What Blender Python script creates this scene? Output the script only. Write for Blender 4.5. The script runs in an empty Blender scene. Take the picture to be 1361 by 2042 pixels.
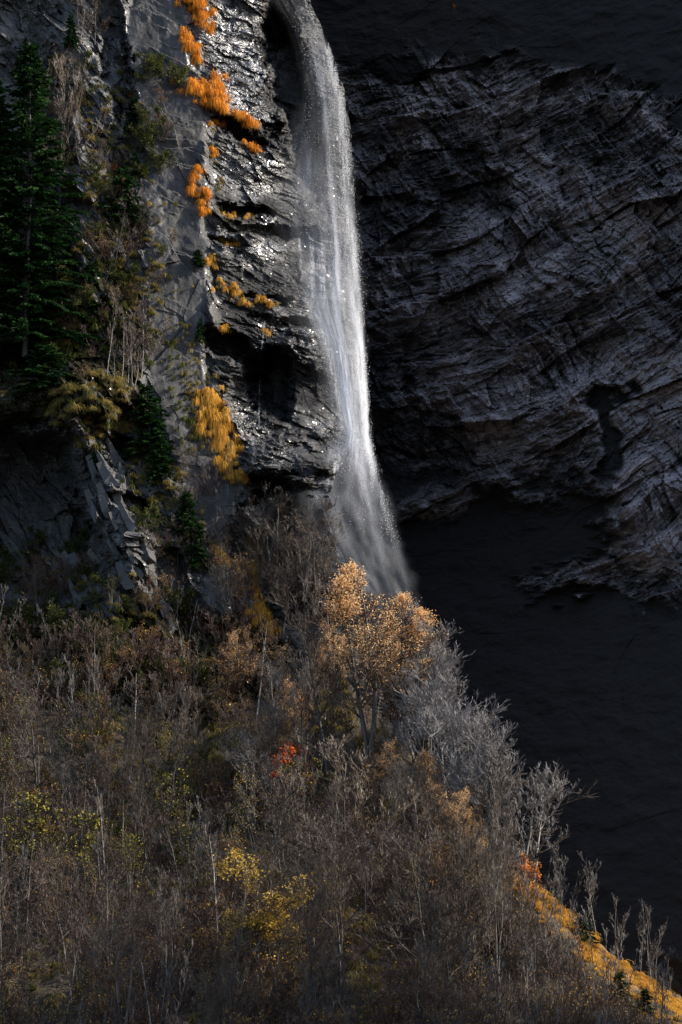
import bpy, math
import numpy as np
from mathutils import Vector

# ------------------------------------------------------------------ camera, light, exposure
scene = bpy.context.scene
COL = scene.collection
PITCH = math.radians(12.0); CAM_Z = 2.0; TANH = 0.18; F = 1021.0 / TANH
cam = bpy.data.objects.new('camera', bpy.data.cameras.new('camera')); COL.objects.link(cam)
cam.location = (0, 0, CAM_Z); cam.rotation_euler = (math.pi/2 + PITCH, 0, 0)
cam.data.sensor_fit = 'VERTICAL'; cam.data.sensor_height = 24; cam.data.lens = 12/TANH
cam.data.clip_start = 1; cam.data.clip_end = 6000
scene.camera = cam
SUN = np.array([0.83, 0.05, 0.55]); SUN /= np.linalg.norm(SUN)
world = bpy.data.worlds.new('World'); scene.world = world; world.use_nodes = True
wn = world.node_tree; wn.nodes.clear()
wo = wn.nodes.new('ShaderNodeOutputWorld'); wb = wn.nodes.new('ShaderNodeBackground'); ws = wn.nodes.new('ShaderNodeTexSky')
ws.sky_type = 'NISHITA'; ws.sun_disc = False
ws.sun_elevation = math.asin(SUN[2]); ws.sun_rotation = math.atan2(SUN[0], SUN[1])
ws.air_density = 1.0; ws.dust_density = 2.0; ws.ozone_density = 0.6
wb.inputs['Strength'].default_value = 0.145
wn.links.new(ws.outputs[0], wb.inputs[0]); wn.links.new(wb.outputs[0], wo.inputs[0])
sl = bpy.data.lights.new('sun', 'SUN'); sl.energy = 4.2; sl.angle = math.radians(0.5); sl.color = (1.0, 0.925, 0.81)
so = bpy.data.objects.new('sun', sl); COL.objects.link(so)
so.rotation_euler = Vector((-SUN[0], -SUN[1], -SUN[2])).to_track_quat('-Z', 'Y').to_euler()
so.location = (150, 200, 200)
scene.view_settings.view_transform = 'Standard'; scene.view_settings.look = 'None'
scene.view_settings.gamma = 1; scene.view_settings.use_curve_mapping = False
scene.view_settings.exposure = 1.0
scene.cycles.transparent_max_bounces = 24; scene.cycles.sample_clamp_direct = 12; scene.cycles.sample_clamp_indirect = 4
scene.cycles.max_bounces = 6; scene.cycles.diffuse_bounces = 3

# ------------------------------------------------------------------ numeric helpers
rs = np.random.RandomState(7)
def sstep(a, b, x):
    t = np.clip((x-a)/(b-a), 0, 1); return t*t*(3-2*t)
def interp(tab, x):
    t = np.array(tab, float); return np.interp(x, t[:,0], t[:,1])
def at(px, py, D):
    px, py, D = np.broadcast_arrays(np.asarray(px,float), np.asarray(py,float), np.asarray(D,float))
    X = (px-680.5)/F; Z = (1021-py)/F
    y = math.cos(PITCH) - Z*math.sin(PITCH); z = math.sin(PITCH) + Z*math.cos(PITCH)
    s = D/y
    return np.stack([X*s, D, CAM_Z + z*s], -1)
def h2(i, j, seed):
    n = (i.astype(np.int64)*374761393 + j.astype(np.int64)*668265263 + seed*974634777) & 0xffffffff
    n = ((n ^ (n >> 13))*1274126177) & 0xffffffff
    n = (n ^ (n >> 16)); n = (n*2246822519) & 0xffffffff; n ^= (n >> 15)
    return (n & 0xffffff)/float(0xffffff)
def vnoise(x, y, seed=0):
    xi = np.floor(x); yi = np.floor(y); fx = x-xi; fy = y-yi
    fx = fx*fx*fx*(fx*(fx*6-15)+10); fy = fy*fy*fy*(fy*(fy*6-15)+10)
    xi = xi.astype(np.int64); yi = yi.astype(np.int64)
    a = h2(xi,yi,seed); b = h2(xi+1,yi,seed); c = h2(xi,yi+1,seed); d = h2(xi+1,yi+1,seed)
    return (a*(1-fx)+b*fx)*(1-fy) + (c*(1-fx)+d*fx)*fy
def fbm(x, y, seed=0, octv=4, gain=0.5):
    s = 0; a = 1; t = 0
    for k in range(octv):
        s = s + a*vnoise(x*2**k + 17.3*k, y*2**k + 9.1*k, seed+k); t += a; a *= gain
    return s/t*2-1
def facets(u, v, seed, tilt=0.5, off=0.3, jit=0.9):
    """broken-rock relief: cells, each a tilted plane at its own level. returns height and distance to crack"""
    ui = np.floor(u).astype(np.int64); vi = np.floor(v).astype(np.int64)
    best = np.full(u.shape, 1e9); sec = np.full(u.shape, 1e9); H = np.zeros(u.shape)
    for di in (-1,0,1):
        for dj in (-1,0,1):
            ci = ui+di; cj = vi+dj
            cx = ci + 0.5 + (h2(ci,cj,seed)-0.5)*jit; cy = cj + 0.5 + (h2(ci,cj,seed+1)-0.5)*jit
            dx = u-cx; dy = v-cy; d = dx*dx+dy*dy
            h = (h2(ci,cj,seed+2)-0.5)*2*off + tilt*((h2(ci,cj,seed+3)-0.5)*2*dx + (h2(ci,cj,seed+4)-0.5)*2*dy)
            nb = d < best
            sec = np.where(nb, best, np.minimum(sec, d)); H = np.where(nb, h, H); best = np.where(nb, d, best)
    return H, np.sqrt(sec)-np.sqrt(best)
def blob(px, py, cx, cy, rx, ry, ang=0, soft=0.5):
    a = math.radians(ang); dx = px-cx; dy = py-cy
    u = (dx*math.cos(a)+dy*math.sin(a))/rx; v = (-dx*math.sin(a)+dy*math.cos(a))/ry
    return 1 - sstep(1-soft, 1+soft, np.sqrt(u*u+v*v))

def mk_mesh(name, V, Fc, attrs=None, smooth=False, mat=None):
    V = np.asarray(V, np.float32).reshape(-1,3); Fc = np.asarray(Fc, np.int32); k = Fc.shape[1]; n = len(Fc)
    me = bpy.data.meshes.new(name)
    me.vertices.add(len(V)); me.vertices.foreach_set('co', V.ravel())
    me.loops.add(n*k); me.loops.foreach_set('vertex_index', Fc.ravel())
    me.polygons.add(n); me.polygons.foreach_set('loop_start', np.arange(0, n*k, k, dtype=np.int32))
    me.polygons.foreach_set('use_smooth', np.full(n, smooth))
    for a, val in (attrs or {}).items():
        at_ = me.attributes.new(a, 'FLOAT', 'POINT'); at_.data.foreach_set('value', np.asarray(val, np.float32).ravel())
    me.update(calc_edges=True)
    if mat: me.materials.append(mat)
    return me
def grid_faces(nr, nc):
    i = np.arange(nr-1)[:,None]*nc + np.arange(nc-1)[None,:]
    i = i.ravel(); return np.stack([i, i+1, i+nc+1, i+nc], 1)
def link(name, me, parent=None, **props):
    o = bpy.data.objects.new(name, me); COL.objects.link(o); o.parent = parent
    for k, v in props.items():
        if v is not None: o[k] = v
    return o

# ------------------------------------------------------------------ material helpers
class NT:
    def __init__(s, name):
        s.m = bpy.data.materials.new(name); s.m.use_nodes = True; s.t = s.m.node_tree; s.t.nodes.clear()
        s.out = s.n('ShaderNodeOutputMaterial')
    def n(s, typ, **kw):
        nd = s.t.nodes.new(typ)
        for k, v in kw.items():
            if k.startswith('i_'): nd.inputs[k[2:].replace('_',' ')].default_value = v
            else: setattr(nd, k, v)
        return nd
    def l(s, a, b): s.t.links.new(a, b)
    def attr(s, name): return s.n('ShaderNodeAttribute', attribute_name=name).outputs['Fac']
    def pos(s, scale=(1,1,1), rot=(0,0,0)):
        g = s.n('ShaderNodeNewGeometry'); mp = s.n('ShaderNodeMapping'); s.l(g.outputs['Position'], mp.inputs[0])
        mp.inputs['Scale'].default_value = scale; mp.inputs['Rotation'].default_value = rot; return mp.outputs[0]
    def noise(s, vec, scale, detail=5, rough=0.55, dist=0.0):
        nd = s.n('ShaderNodeTexNoise'); nd.inputs['Scale'].default_value = scale; nd.inputs['Detail'].default_value = detail
        nd.inputs['Roughness'].default_value = rough; nd.inputs['Distortion'].default_value = dist
        if vec is not None: s.l(vec, nd.inputs['Vector'])
        return nd.outputs['Fac']
    def ramp(s, fac, stops):
        r = s.n('ShaderNodeValToRGB'); e = r.color_ramp.elements
        while len(e) < len(stops): e.new(0.5)
        for el, (p, c) in zip(e, stops): el.position = p; el.color = (*c, 1) if len(c) == 3 else c
        s.l(fac, r.inputs[0]); return r.outputs[0]
    def mix(s, fac, a, b):
        m = s.n('ShaderNodeMix', data_type='RGBA')
        for src, i in ((fac,0),(a,6),(b,7)):
            if hasattr(src, 'links'): s.l(src, m.inputs[i])
            else: m.inputs[i].default_value = src if i == 0 else (*src, 1)
        return m.outputs[2]
    def math(s, op, a, b=None, clamp=False):
        m = s.n('ShaderNodeMath', operation=op, use_clamp=clamp)
        for src, i in ((a,0),(b,1)):
            if src is None: continue
            if hasattr(src, 'links'): s.l(src, m.inputs[i])
            else: m.inputs[i].default_value = src
        return m.outputs[0]
    def mapr(s, v, a, b, c, d):
        m = s.n('ShaderNodeMapRange'); s.l(v, m.inputs[0])
        for i, x in enumerate((a,b,c,d)): m.inputs[i+1].default_value = x
        return m.outputs[0]
def g3(v, t=(1,1,1)): return (v*t[0], v*t[1], v*t[2])

def rock_material(name, dip, tint, lo, hi, veg_tone_col, wetrough=0.28, dryrough=0.6, bump=0.5, streak=True):
    """grey schist; attributes wet, veg drive gloss and a darker second tone (plants on the cliff)"""
    m = NT(name)
    pd = m.pos((0.35,1,1), (0,0,0)); p0 = m.pos()
    bed = m.pos((0.5,0.8,2.6), (0, math.radians(dip), 0))
    n1 = m.noise(p0, 0.12, 5, 0.6, 0.6); n2 = m.noise(bed, 0.9, 8, 0.68, 0.5); n3 = m.noise(p0, 3.5, 6, 0.7)
    a = m.math('ADD', m.math('MULTIPLY', n2, 0.55), m.math('MULTIPLY', n1, 0.45))
    mid = (lo+hi)/2
    col = m.ramp(a, [(0.38, g3(lo,tint)), (0.5, g3(mid*(0.8 if streak else 1.15),tint)), (0.64, g3(hi,tint))])
    col = m.mix(m.mapr(n3, 0.55, 0.75, 0, 0.35), col, (0.06,0.055,0.045) if streak else (0.03,0.028,0.03))
    wet = m.attr('wet'); veg_tone = m.attr('veg_tone')
    wetc = m.mix(m.math('MULTIPLY', wet, 0.7), col, (0.017,0.018,0.021))
    if streak:
        vs = m.noise(m.pos((1.3,0.6,0.06)), 1.0, 4, 0.6)
        wetc = m.mix(m.math('MULTIPLY', m.mapr(vs, 0.60, 0.72, 0, 0.5), m.attr('streak')), wetc, g3(0.42))  # wet glints painted as pale vertical streaks
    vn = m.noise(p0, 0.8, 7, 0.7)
    vf = m.math('ADD', veg_tone, m.math('MULTIPLY', m.math('SUBTRACT', vn, 0.5), 1.3 if streak else 1.5))
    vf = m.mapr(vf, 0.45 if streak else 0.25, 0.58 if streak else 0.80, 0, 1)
    vc = m.ramp(n3, [(0.35, g3(0.5,veg_tone_col)), (0.5, veg_tone_col), (0.7, g3(1.6,veg_tone_col))])
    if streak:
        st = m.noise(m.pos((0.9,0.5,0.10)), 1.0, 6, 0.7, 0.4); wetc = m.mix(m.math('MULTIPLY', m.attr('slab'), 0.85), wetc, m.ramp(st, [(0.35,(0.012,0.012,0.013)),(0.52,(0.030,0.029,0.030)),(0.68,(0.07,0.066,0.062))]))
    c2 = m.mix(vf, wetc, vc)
    b = m.n('ShaderNodeBsdfPrincipled'); m.l(c2, b.inputs['Base Color'])
    r = m.mapr(wet, 0, 1, dryrough, wetrough)
    r = m.math('ADD', r, m.mapr(n3, 0.3, 0.7, -0.08, 0.12))
    if streak: r = m.math('MAXIMUM', r, m.mapr(m.attr('slab'), 0, 1, 0, 0.65))
    r = m.math('MAXIMUM', r, m.math('MULTIPLY', vf, 0.95)); m.l(r, b.inputs['Roughness'])
    sp = m.mapr(wet, 0, 1, 0.35, 1.0)
    if streak: sp = m.math('MULTIPLY', sp, m.mapr(m.attr('slab'), 0, 1, 1.0, 0.12)); m.l(m.math('MULTIPLY', sp, m.math('SUBTRACT', 1.02, vf)), b.inputs['Specular IOR Level'])
    if streak:
        m.l(m.math('MULTIPLY', wet, m.math('SUBTRACT', 1.0, m.attr('slab')), True), b.inputs['Coat Weight']); b.inputs['Coat Roughness'].default_value = 0.16; b.inputs['Coat IOR'].default_value = 1.6
    bn = m.math('ADD', m.math('MULTIPLY', m.noise(bed, 3.2, 8, 0.8, 0.1), 0.28), m.math('MULTIPLY', m.noise(p0, 7.0, 5, 0.75), 0.14))
    bp = m.n('ShaderNodeBump'); m.l(m.mapr(m.attr('streak'), 0, 1, bump, bump*0.55), bp.inputs['Strength']); bp.inputs['Distance'].default_value = 0.5
    m.l(bn, bp.inputs['Height']); m.l(bp.outputs[0], b.inputs['Normal'])
    m.l(b.outputs[0], m.out.inputs[0]); return m.m

def foliage_material(name, stops, trans=0.35, rough=0.6, jitter=0.0):
    """leaves and blades: colour by the per-piece 'rnd' attribute and the object's own random value"""
    m = NT(name)
    r = m.attr('rnd'); oi = m.n('ShaderNodeObjectInfo')
    f = m.math('FRACT', m.math('ADD', r, m.math('MULTIPLY', oi.outputs['Random'], jitter)))if jitter else r
    col = m.ramp(f, stops)
    d = m.n('ShaderNodeBsdfDiffuse'); t = m.n('ShaderNodeBsdfTranslucent'); mx = m.n('ShaderNodeMixShader'); mx.inputs[0].default_value = trans
    m.l(col, d.inputs[0]); m.l(col, t.inputs[0]); m.l(d.outputs[0], mx.inputs[1]); m.l(t.outputs[0], mx.inputs[2])
    m.l(mx.outputs[0], m.out.inputs[0]); return m.m
def bark_material(name, a, b, sc=2.0):
    m = NT(name); c = m.ramp(m.noise(m.pos((1,1,0.4)), sc, 4, 0.6), [(0.35, a), (0.65, b)])
    oi = m.n('ShaderNodeObjectInfo')
    hs = m.n('ShaderNodeHueSaturation'); m.l(m.mapr(oi.outputs['Random'],0,1,0.7,1.25), hs.inputs['Value']); m.l(c, hs.inputs['Color'])
    p = m.n('ShaderNodeBsdfPrincipled'); p.inputs['Roughness'].default_value = 0.55; m.l(hs.outputs[0], p.inputs['Base Color'])
    m.l(p.outputs[0], m.out.inputs[0]); return m.m

M = {}
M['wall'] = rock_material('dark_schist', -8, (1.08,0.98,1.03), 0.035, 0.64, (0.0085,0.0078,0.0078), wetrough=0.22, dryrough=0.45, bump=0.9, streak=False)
M['cliff'] = rock_material('wet_schist', 10, (1.0,0.99,1.0), 0.05, 0.15, (0.030,0.026,0.013), wetrough=0.17, bump=0.75)
M['slab'] = M['cliff']
M['bark_grey'] = bark_material('grey_bark', (0.05,0.042,0.036), (0.17,0.15,0.135))
M['bark_dark'] = bark_material('dark_bark', (0.018,0.016,0.014), (0.06,0.053,0.05))
M['bark_brown'] = bark_material('brown_bark', (0.04,0.027,0.018), (0.125,0.086,0.058))
M['bark_sunlit'] = bark_material('sunlit_bark', (0.08,0.075,0.075), (0.25,0.235,0.24))  # grey bark brightened to look sunlit on the skyline crowns
M['bark_red'] = bark_material('red_brown_twigs', (0.035,0.019,0.013), (0.10,0.056,0.042))
M['bark_birch'] = bark_material('birch_bark', (0.12,0.105,0.09), (0.40,0.37,0.33), 5)
M['leaf_orange'] = foliage_material('orange_leaves', [(0,(0.45,0.13,0.02)),(0.4,(0.65,0.22,0.04)),(0.75,(0.75,0.34,0.08)),(1,(0.55,0.20,0.10))], 0.45)
M['leaf_peach'] = foliage_material('peach_leaves', [(0,(0.38,0.18,0.08)),(0.3,(0.72,0.40,0.18)),(0.75,(0.90,0.60,0.33)),(1,(0.92,0.74,0.38))], 0.5)
M['leaf_yellow'] = foliage_material('yellow_leaves', [(0,(0.30,0.18,0.03)),(0.5,(0.56,0.36,0.06)),(1,(0.74,0.53,0.15))], 0.45)
M['leaf_brown'] = foliage_material('withered_leaves', [(0,(0.10,0.06,0.03)),(0.5,(0.22,0.11,0.04)),(0.85,(0.35,0.19,0.05)),(1,(0.6,0.42,0.08))], 0.35)
M['leaf_green'] = foliage_material('dark_green_leaves', [(0,(0.02,0.03,0.008)),(0.7,(0.06,0.075,0.02)),(0.93,(0.14,0.13,0.04)),(1,(0.4,0.33,0.06))], 0.3)
M['leaf_red'] = foliage_material('red_leaves', [(0,(0.45,0.05,0.02)),(0.6,(0.65,0.12,0.03)),(1,(0.7,0.3,0.06))], 0.4)
M['leaf_olive'] = foliage_material('olive_leaves', [(0,(0.04,0.04,0.012)),(0.6,(0.10,0.09,0.025)),(0.8,(0.38,0.30,0.05)),(1,(0.6,0.5,0.1))], 0.35)
M['needle'] = foliage_material('spruce_needles', [(0,(0.006,0.016,0.006)),(0.6,(0.015,0.040,0.012)),(1,(0.035,0.08,0.022))], 0.2)
M['grass_orange'] = foliage_material('orange_grass', [(0,(0.42,0.14,0.02)),(0.5,(0.70,0.28,0.035)),(1,(0.88,0.46,0.09))], 0.4)
M['grass_gold'] = foliage_material('golden_grass', [(0,(0.32,0.15,0.02)),(0.5,(0.60,0.33,0.06)),(1,(0.78,0.52,0.14))], 0.4)
M['grass_olive'] = foliage_material('olive_grass', jitter=0.0, stops= [(0,(0.06,0.065,0.018)),(0.5,(0.18,0.145,0.042)),(1,(0.42,0.30,0.11))], trans=0.35)
M['moss'] = foliage_material('moss', [(0,(0.03,0.04,0.010)),(0.6,(0.075,0.085,0.02)),(1,(0.20,0.18,0.05))], 0.25)
def soil():
    m = NT('leaf_litter_soil'); p = m.pos(); n = m.noise(p, 0.5, 8, 0.7); n2 = m.noise(p, 4, 6, 0.7)
    c = m.ramp(n2, [(0.3,(0.015,0.012,0.009)),(0.5,(0.045,0.034,0.022)),(0.7,(0.10,0.07,0.035))])
    gold = m.attr('veg_tone'); c = m.mix(m.mapr(m.math('ADD', gold, m.math('MULTIPLY', m.math('SUBTRACT', n, 0.5), 1.0)), 0.4, 0.6, 0, 1), c, (0.22,0.115,0.035))
    b = m.n('ShaderNodeBsdfPrincipled'); b.inputs['Roughness'].default_value = 0.9; m.l(c, b.inputs['Base Color'])
    bp = m.n('ShaderNodeBump'); bp.inputs['Strength'].default_value = 0.8; bp.inputs['Distance'].default_value = 0.4; m.l(n2, bp.inputs['Height']); m.l(bp.outputs[0], b.inputs['Normal'])
    m.l(b.outputs[0], m.out.inputs[0]); return m.m
M['soil'] = soil()

# ------------------------------------------------------------------ terrain: the wall behind the fall
def axis(lo, hi, vis0, vis1, step, coarse):
    a = np.arange(lo, vis0, coarse); b = np.arange(vis0, vis1, step); c = np.arange(vis1, hi+1, coarse)
    return np.concatenate([a, b, c])
class Sheet:
    """a relief surface built over a grid of sight lines; D(px,py) gives the distance of the surface"""
    def __init__(s, xs, ys, D): s.xs, s.ys, s.Dg = xs, ys, D
    def D(s, px, py):
        i = np.clip(np.searchsorted(s.xs, px)-1, 0, len(s.xs)-2); j = np.clip(np.searchsorted(s.ys, py)-1, 0, len(s.ys)-2)
        fx = (px-s.xs[i])/(s.xs[i+1]-s.xs[i]); fy = (py-s.ys[j])/(s.ys[j+1]-s.ys[j])
        g = s.Dg
        return (g[j,i]*(1-fx)+g[j,i+1]*fx)*(1-fy) + (g[j+1,i]*(1-fx)+g[j+1,i+1]*fx)*fy
    def P(s, px, py, dd=0.0): return at(px, py, s.D(px, py)+dd)

xs = axis(420, 2300, 690, 1372, 2.2, 18); ys = axis(-1100, 2300, -20, 2000, 2.4, 20)
PX, PY = np.meshgrid(xs, ys)
def wall_base(px, py):
    d = 306 - 0.040*(px-700) + 0.022*(1000-py)
    d = np.where(px > 1361, 306-0.040*661 - 0.028*np.minimum(px-1361, 640) + 0.022*(1000-py), d)
    d = d - 0.02*np.clip(py-1150, 0, 2000)
    return np.maximum(d, 245)
Db = wall_base(PX, PY)
W = at(PX, PY, Db); x = W[...,0]; z = W[...,2]
wx = x + 1.6*fbm(x/9, z/9, 11, 3); wz = z + 1.6*fbm(x/11+5, z/11, 12, 3)
# bedding rises to the right, level near the fall
dipf = 0.06 + 0.20*sstep(8, 45, x)
bedc = wz - dipf*wx - 0.002*(wx-15)**2
al = wx - 0.2*wz
h1,_ = facets(al/9, bedc/4.6, 31, 0.9, 0.5); h2_,_ = facets(al/3.6+3, bedc/1.5, 41, 0.7, 0.5)
h3,_ = facets(al/1.5+7, bedc/0.62, 51, 0.7, 0.5); h4,_ = facets(al/0.62, bedc/0.30, 61, 0.7, 0.5)
saw = lambda t: t-np.floor(t)
led = saw(bedc/5.3 + 0.6*fbm(al/9, bedc/5, 71)); led2 = saw(bedc/1.7 + 0.8*fbm(al/5, bedc/3, 72))
# upright fractured faces on the right
ang = math.radians(28); cu = (wx*math.cos(ang)+wz*math.sin(ang)); cv = (-wx*math.sin(ang)+wz*math.cos(ang))
h5,_ = facets(cu/1.4, cv/5.5, 81, 0.8, 0.5)
h6,_ = facets(cu/0.5, cv/2.4, 82, 0.8, 0.5)
upr = sstep(-0.1, 0.15, fbm(x/12, z/12, 85)+0.15*sstep(20,40,x))
det = 3.4*h1 + (1.15*h2_+0.6*h3)*(1-0.4*upr) + upr*(1.6*h5+0.7*h6) + 0.35*h4 - 2.4*led*(0.4+0.6*sstep(-.2,.5,fbm(x/10,z/10,86))) - 0.7*led2*(1-0.5*upr) + 2.5*fbm(x/9, z/9, 91, 3)
# near-black zones of the wall, edges broken by noise
def wall_dark(px, py):
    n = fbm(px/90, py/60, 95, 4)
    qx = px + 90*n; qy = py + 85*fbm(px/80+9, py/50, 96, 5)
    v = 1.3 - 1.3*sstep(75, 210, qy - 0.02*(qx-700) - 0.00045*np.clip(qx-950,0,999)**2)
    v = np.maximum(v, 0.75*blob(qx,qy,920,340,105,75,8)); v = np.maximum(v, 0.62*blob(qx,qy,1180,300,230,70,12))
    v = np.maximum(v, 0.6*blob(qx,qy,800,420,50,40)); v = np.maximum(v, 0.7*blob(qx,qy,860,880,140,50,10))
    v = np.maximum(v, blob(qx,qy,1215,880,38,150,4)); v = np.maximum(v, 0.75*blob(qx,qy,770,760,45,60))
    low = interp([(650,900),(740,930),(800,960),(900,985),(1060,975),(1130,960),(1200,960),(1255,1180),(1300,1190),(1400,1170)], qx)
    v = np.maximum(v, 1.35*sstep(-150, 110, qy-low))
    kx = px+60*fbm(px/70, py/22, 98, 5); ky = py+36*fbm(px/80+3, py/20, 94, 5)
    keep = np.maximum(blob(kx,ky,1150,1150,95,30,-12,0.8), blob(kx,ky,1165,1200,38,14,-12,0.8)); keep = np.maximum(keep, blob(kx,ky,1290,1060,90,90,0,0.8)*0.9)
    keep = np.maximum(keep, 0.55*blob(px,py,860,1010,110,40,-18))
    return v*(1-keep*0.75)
WALL_DARK = wall_dark(PX, PY)
Dw = Db + det*1.05*(1-0.96*sstep(0.35,1.25,WALL_DARK)) + 0.8*np.clip(WALL_DARK,0,1) + 0.5*fbm(x/2.5,z/1.6,99,5)*np.clip(WALL_DARK,0,1)
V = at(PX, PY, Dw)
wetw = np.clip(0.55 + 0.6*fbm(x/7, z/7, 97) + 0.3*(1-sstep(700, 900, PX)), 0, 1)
me = mk_mesh('rock_wall', V, grid_faces(*PX.shape), {'wet':wetw, 'veg_tone':WALL_DARK, 'streak':np.clip(WALL_DARK,0,1)}, False, M['wall'])
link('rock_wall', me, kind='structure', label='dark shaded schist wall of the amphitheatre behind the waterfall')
WALL = Sheet(xs, ys, Dw)

# ------------------------------------------------------------------ terrain: the sunlit cliff left of the fall
ARR = [(-400,420),(0,402),(80,385),(140,392),(200,415),(260,432),(330,412),(430,418),(500,430),(600,432),(680,425),(760,425),(830,450),(900,474),(960,490),(1050,500),(1150,520),(1300,560),(2300,700)]
EDGE = [(-400,600),(0,622),(60,645),(120,662),(200,690),(300,700),(400,708),(500,716),(600,722),(700,728),(800,734),(860,736),(900,690),(960,668),(1000,660),(1060,672),(1140,690),(1200,700),(1300,740),(1500,800),(2300,900)]
xs = np.concatenate([np.arange(-1500,-420,16), np.arange(-420,-20,4.5), np.arange(-20,790,2.0), np.arange(790,1001,16)]); ys = axis(-1100, 2300, -20, 1460, 2.1, 20)
PX, PY = np.meshgrid(xs, ys)
ax = interp(ARR, PY) + 10*fbm(PY/60, PY*0+3, 101, 3); ex = interp(EDGE, PY) + 7*fbm(PY/35, PY*0+8, 102, 3)
Db = 240 + 0.016*(1000-PY)
t = PX-ax
kr = interp([(0,0.030),(880,0.030),(970,-0.004),(2300,-0.004)], PY)
Db = Db + np.where(t > 0, kr*t, np.maximum(0.0125*t, -6.5))
W = at(PX, PY, Db); x = W[...,0]; z = W[...,2]
right = sstep(-10, 15, t)
# hand placed hollows, ribs and ledges
sc = 0
def H(cx,cy,rx,ry,a,d,soft=0.35):
    global sc
    qx = PX + 26*fbm(PX/38, PY/38, 111, 5, 0.65); qy = PY + 24*fbm(PX/50+4, PY/24, 112, 5, 0.65)
    sc = sc + d*blob(qx,qy,cx,cy,rx,ry,a,soft)
H(592,190,38,170,-14,6.5,0.4); H(480,262,46,17,32,4); H(545,262,26,12,10,3); H(555,60,18,40,0,2.5)
H(490,420,60,13,6,1.9); H(530,462,70,12,10,1.8); H(460,490,36,10,20,1.4)
H(545,770,42,62,-6,5.5); H(455,690,48,24,30,4.5); H(515,730,22,34,0,3.5); H(500,800,40,50,0,2.0)
H(605,705,50,17,40,-3.0); H(560,690,30,10,20,-1.5)
H(560,640,60,9,5,1.6); H(530,595,45,7,2,1.6)
H(590,915,100,42,2,-3.0); H(580,885,95,9,2,-0.8)
H(540,1060,70,110,8,3.5)
# shaded hollow at the far left and the buttress beside it
H(70,1050,140,190,0,9.0,0.5); H(190,960,40,120,-18,-2.5); H(245,1050,50,120,-25,-2.0)
H(110,800,140,60,-10,-5.0,0.5); H(245,885,26,24,0,4.5); H(265,1010,38,18,15,3.5)
H(230,110,24,210,-12,2.5); H(30,500,90,500,0,5,0.5); H(340,1150,50,160,-20,1.2)
# relief
wx = x + 0.7*fbm(x/4, z/4, 121, 3); wz = z + 0.7*fbm(x/4+5, z/4, 122, 3)
a1 = math.radians(58)   # steep joints on the left, dipping right
cu = wx*math.cos(a1)-wz*math.sin(a1)*-1; 
ju = wx*math.sin(a1)+wz*math.cos(a1); jv = wx*math.cos(a1)-wz*math.sin(a1)
f1,_ = facets(ju/2.6, jv/7, 131, 0.8, 0.5); f2,_ = facets(ju/0.9, jv/3.2, 132, 0.8, 0.5); f3,_ = facets(ju/0.4, jv/1.3, 133, 0.8, 0.5)
leftrel = 1.4*f1 + 0.75*f2 + 0.32*f3 + 1.2*fbm(x/4, z/4, 134, 4)
g1,_ = facets(wx/4.6+0.1*wz, (wz+0.25*wx)/3.4, 141, 0.7, 0.5); g2,_ = facets(wx/2.3, (wz+0.3*wx)/0.85, 142, 0.8, 0.5)
g3_,_ = facets(wx/1.0, (wz+0.25*wx)/0.34, 143, 0.9, 0.5); g4,_ = facets(wx/0.42, (wz+0.15*wx)/0.17, 144, 0.9, 0.5)
rough = sstep(-0.25, 0.25, fbm(x/5, z/5, 145)) * (0.35 + 0.65*sstep(330, 480, PY))
lw = saw(0.5*wz+0.12*wx+0.5*fbm(x/4,z/2,147,3)); rightrel = 0.9*g1 + (0.2+0.8*rough)*(0.75*g2 + 0.40*g3_ - 0.7*lw) + (0.4+0.6*rough)*0.17*g4 + 0.5*fbm(x/3, z/3, 146, 3)
slabm = sstep(-165-30*fbm(PY/90,PX*0,158,3), -125, t)*(1-sstep(-25, 0, t))*(1-sstep(1150,1250,PY))        # smooth slabs beside the arris
s1,_ = facets((x+.3*wx)/6.5, (z+0.25*x+.3*wz)/8, 151, 0.16, 0.28); s2,_ = facets(wx/1.8, wz/2.4, 152, 0.2, 0.5)
slabrel = 0.9*s1 + 0.15*s2*sstep(0.1,.4,fbm(x/4,z/4,153)) + 0.35*fbm(x/2.5,z/4,154,5) - 0.5*saw(0.2*wz+0.05*wx+0.5*fbm(x/5,z/5,155,3)) - 0.25*saw(0.75*wz+0.2*wx+0.6*fbm(x/3,z/3,156,3))*sstep(-.1,.3,fbm(x/3,z/3,157))
rel = rightrel*right + (1-right)*(slabm*slabrel + (1-slabm)*leftrel)
Dl = Db + sc + rel
over = np.clip(PX-ex, 0, 160); PXr = np.where(over > 0, ex - 0.12*over, PX)
Dl = Dl + np.where(over > 0, -0.030*over + 0.45*over, 0)
V = at(PXr, PY, Dl)
wet = np.clip(right*(0.9+0.4*fbm(x/3,z/3,161)) + 0.12 + slabm*(0.15+0.5*fbm(x/2,z/9,162)), 0, 1)
wet = np.clip(wet + 0.3*blob(PX,PY,245,90,30,90), 0, 1)
veg_tone = (1-right)*(1-slabm)*(0.32+0.3*sstep(300,650,PY)*(1-sstep(820,900,PY))) * (1-0.8*blob(PX,PY,170,1040,150,150)) * (1-0.8*blob(PX,PY,245,80,45,130))
veg_tone = np.clip(veg_tone + 0.8*sstep(1150,1320,PY)*(1-right*0.6), 0, 1)
glint = np.clip(blob(PX,PY,480,120,75,130,0,0.6)+blob(PX,PY,500,350,75,50,0,0.6)+0.8*blob(PX,PY,520,500,80,50,20,0.7)+blob(PX,PY,580,680,70,60,40,0.6)+0.6*blob(PX,PY,490,860,60,90,0,0.7)+0.5*blob(PX,PY,600,870,90,40,0,0.7), 0, 1)
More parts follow.
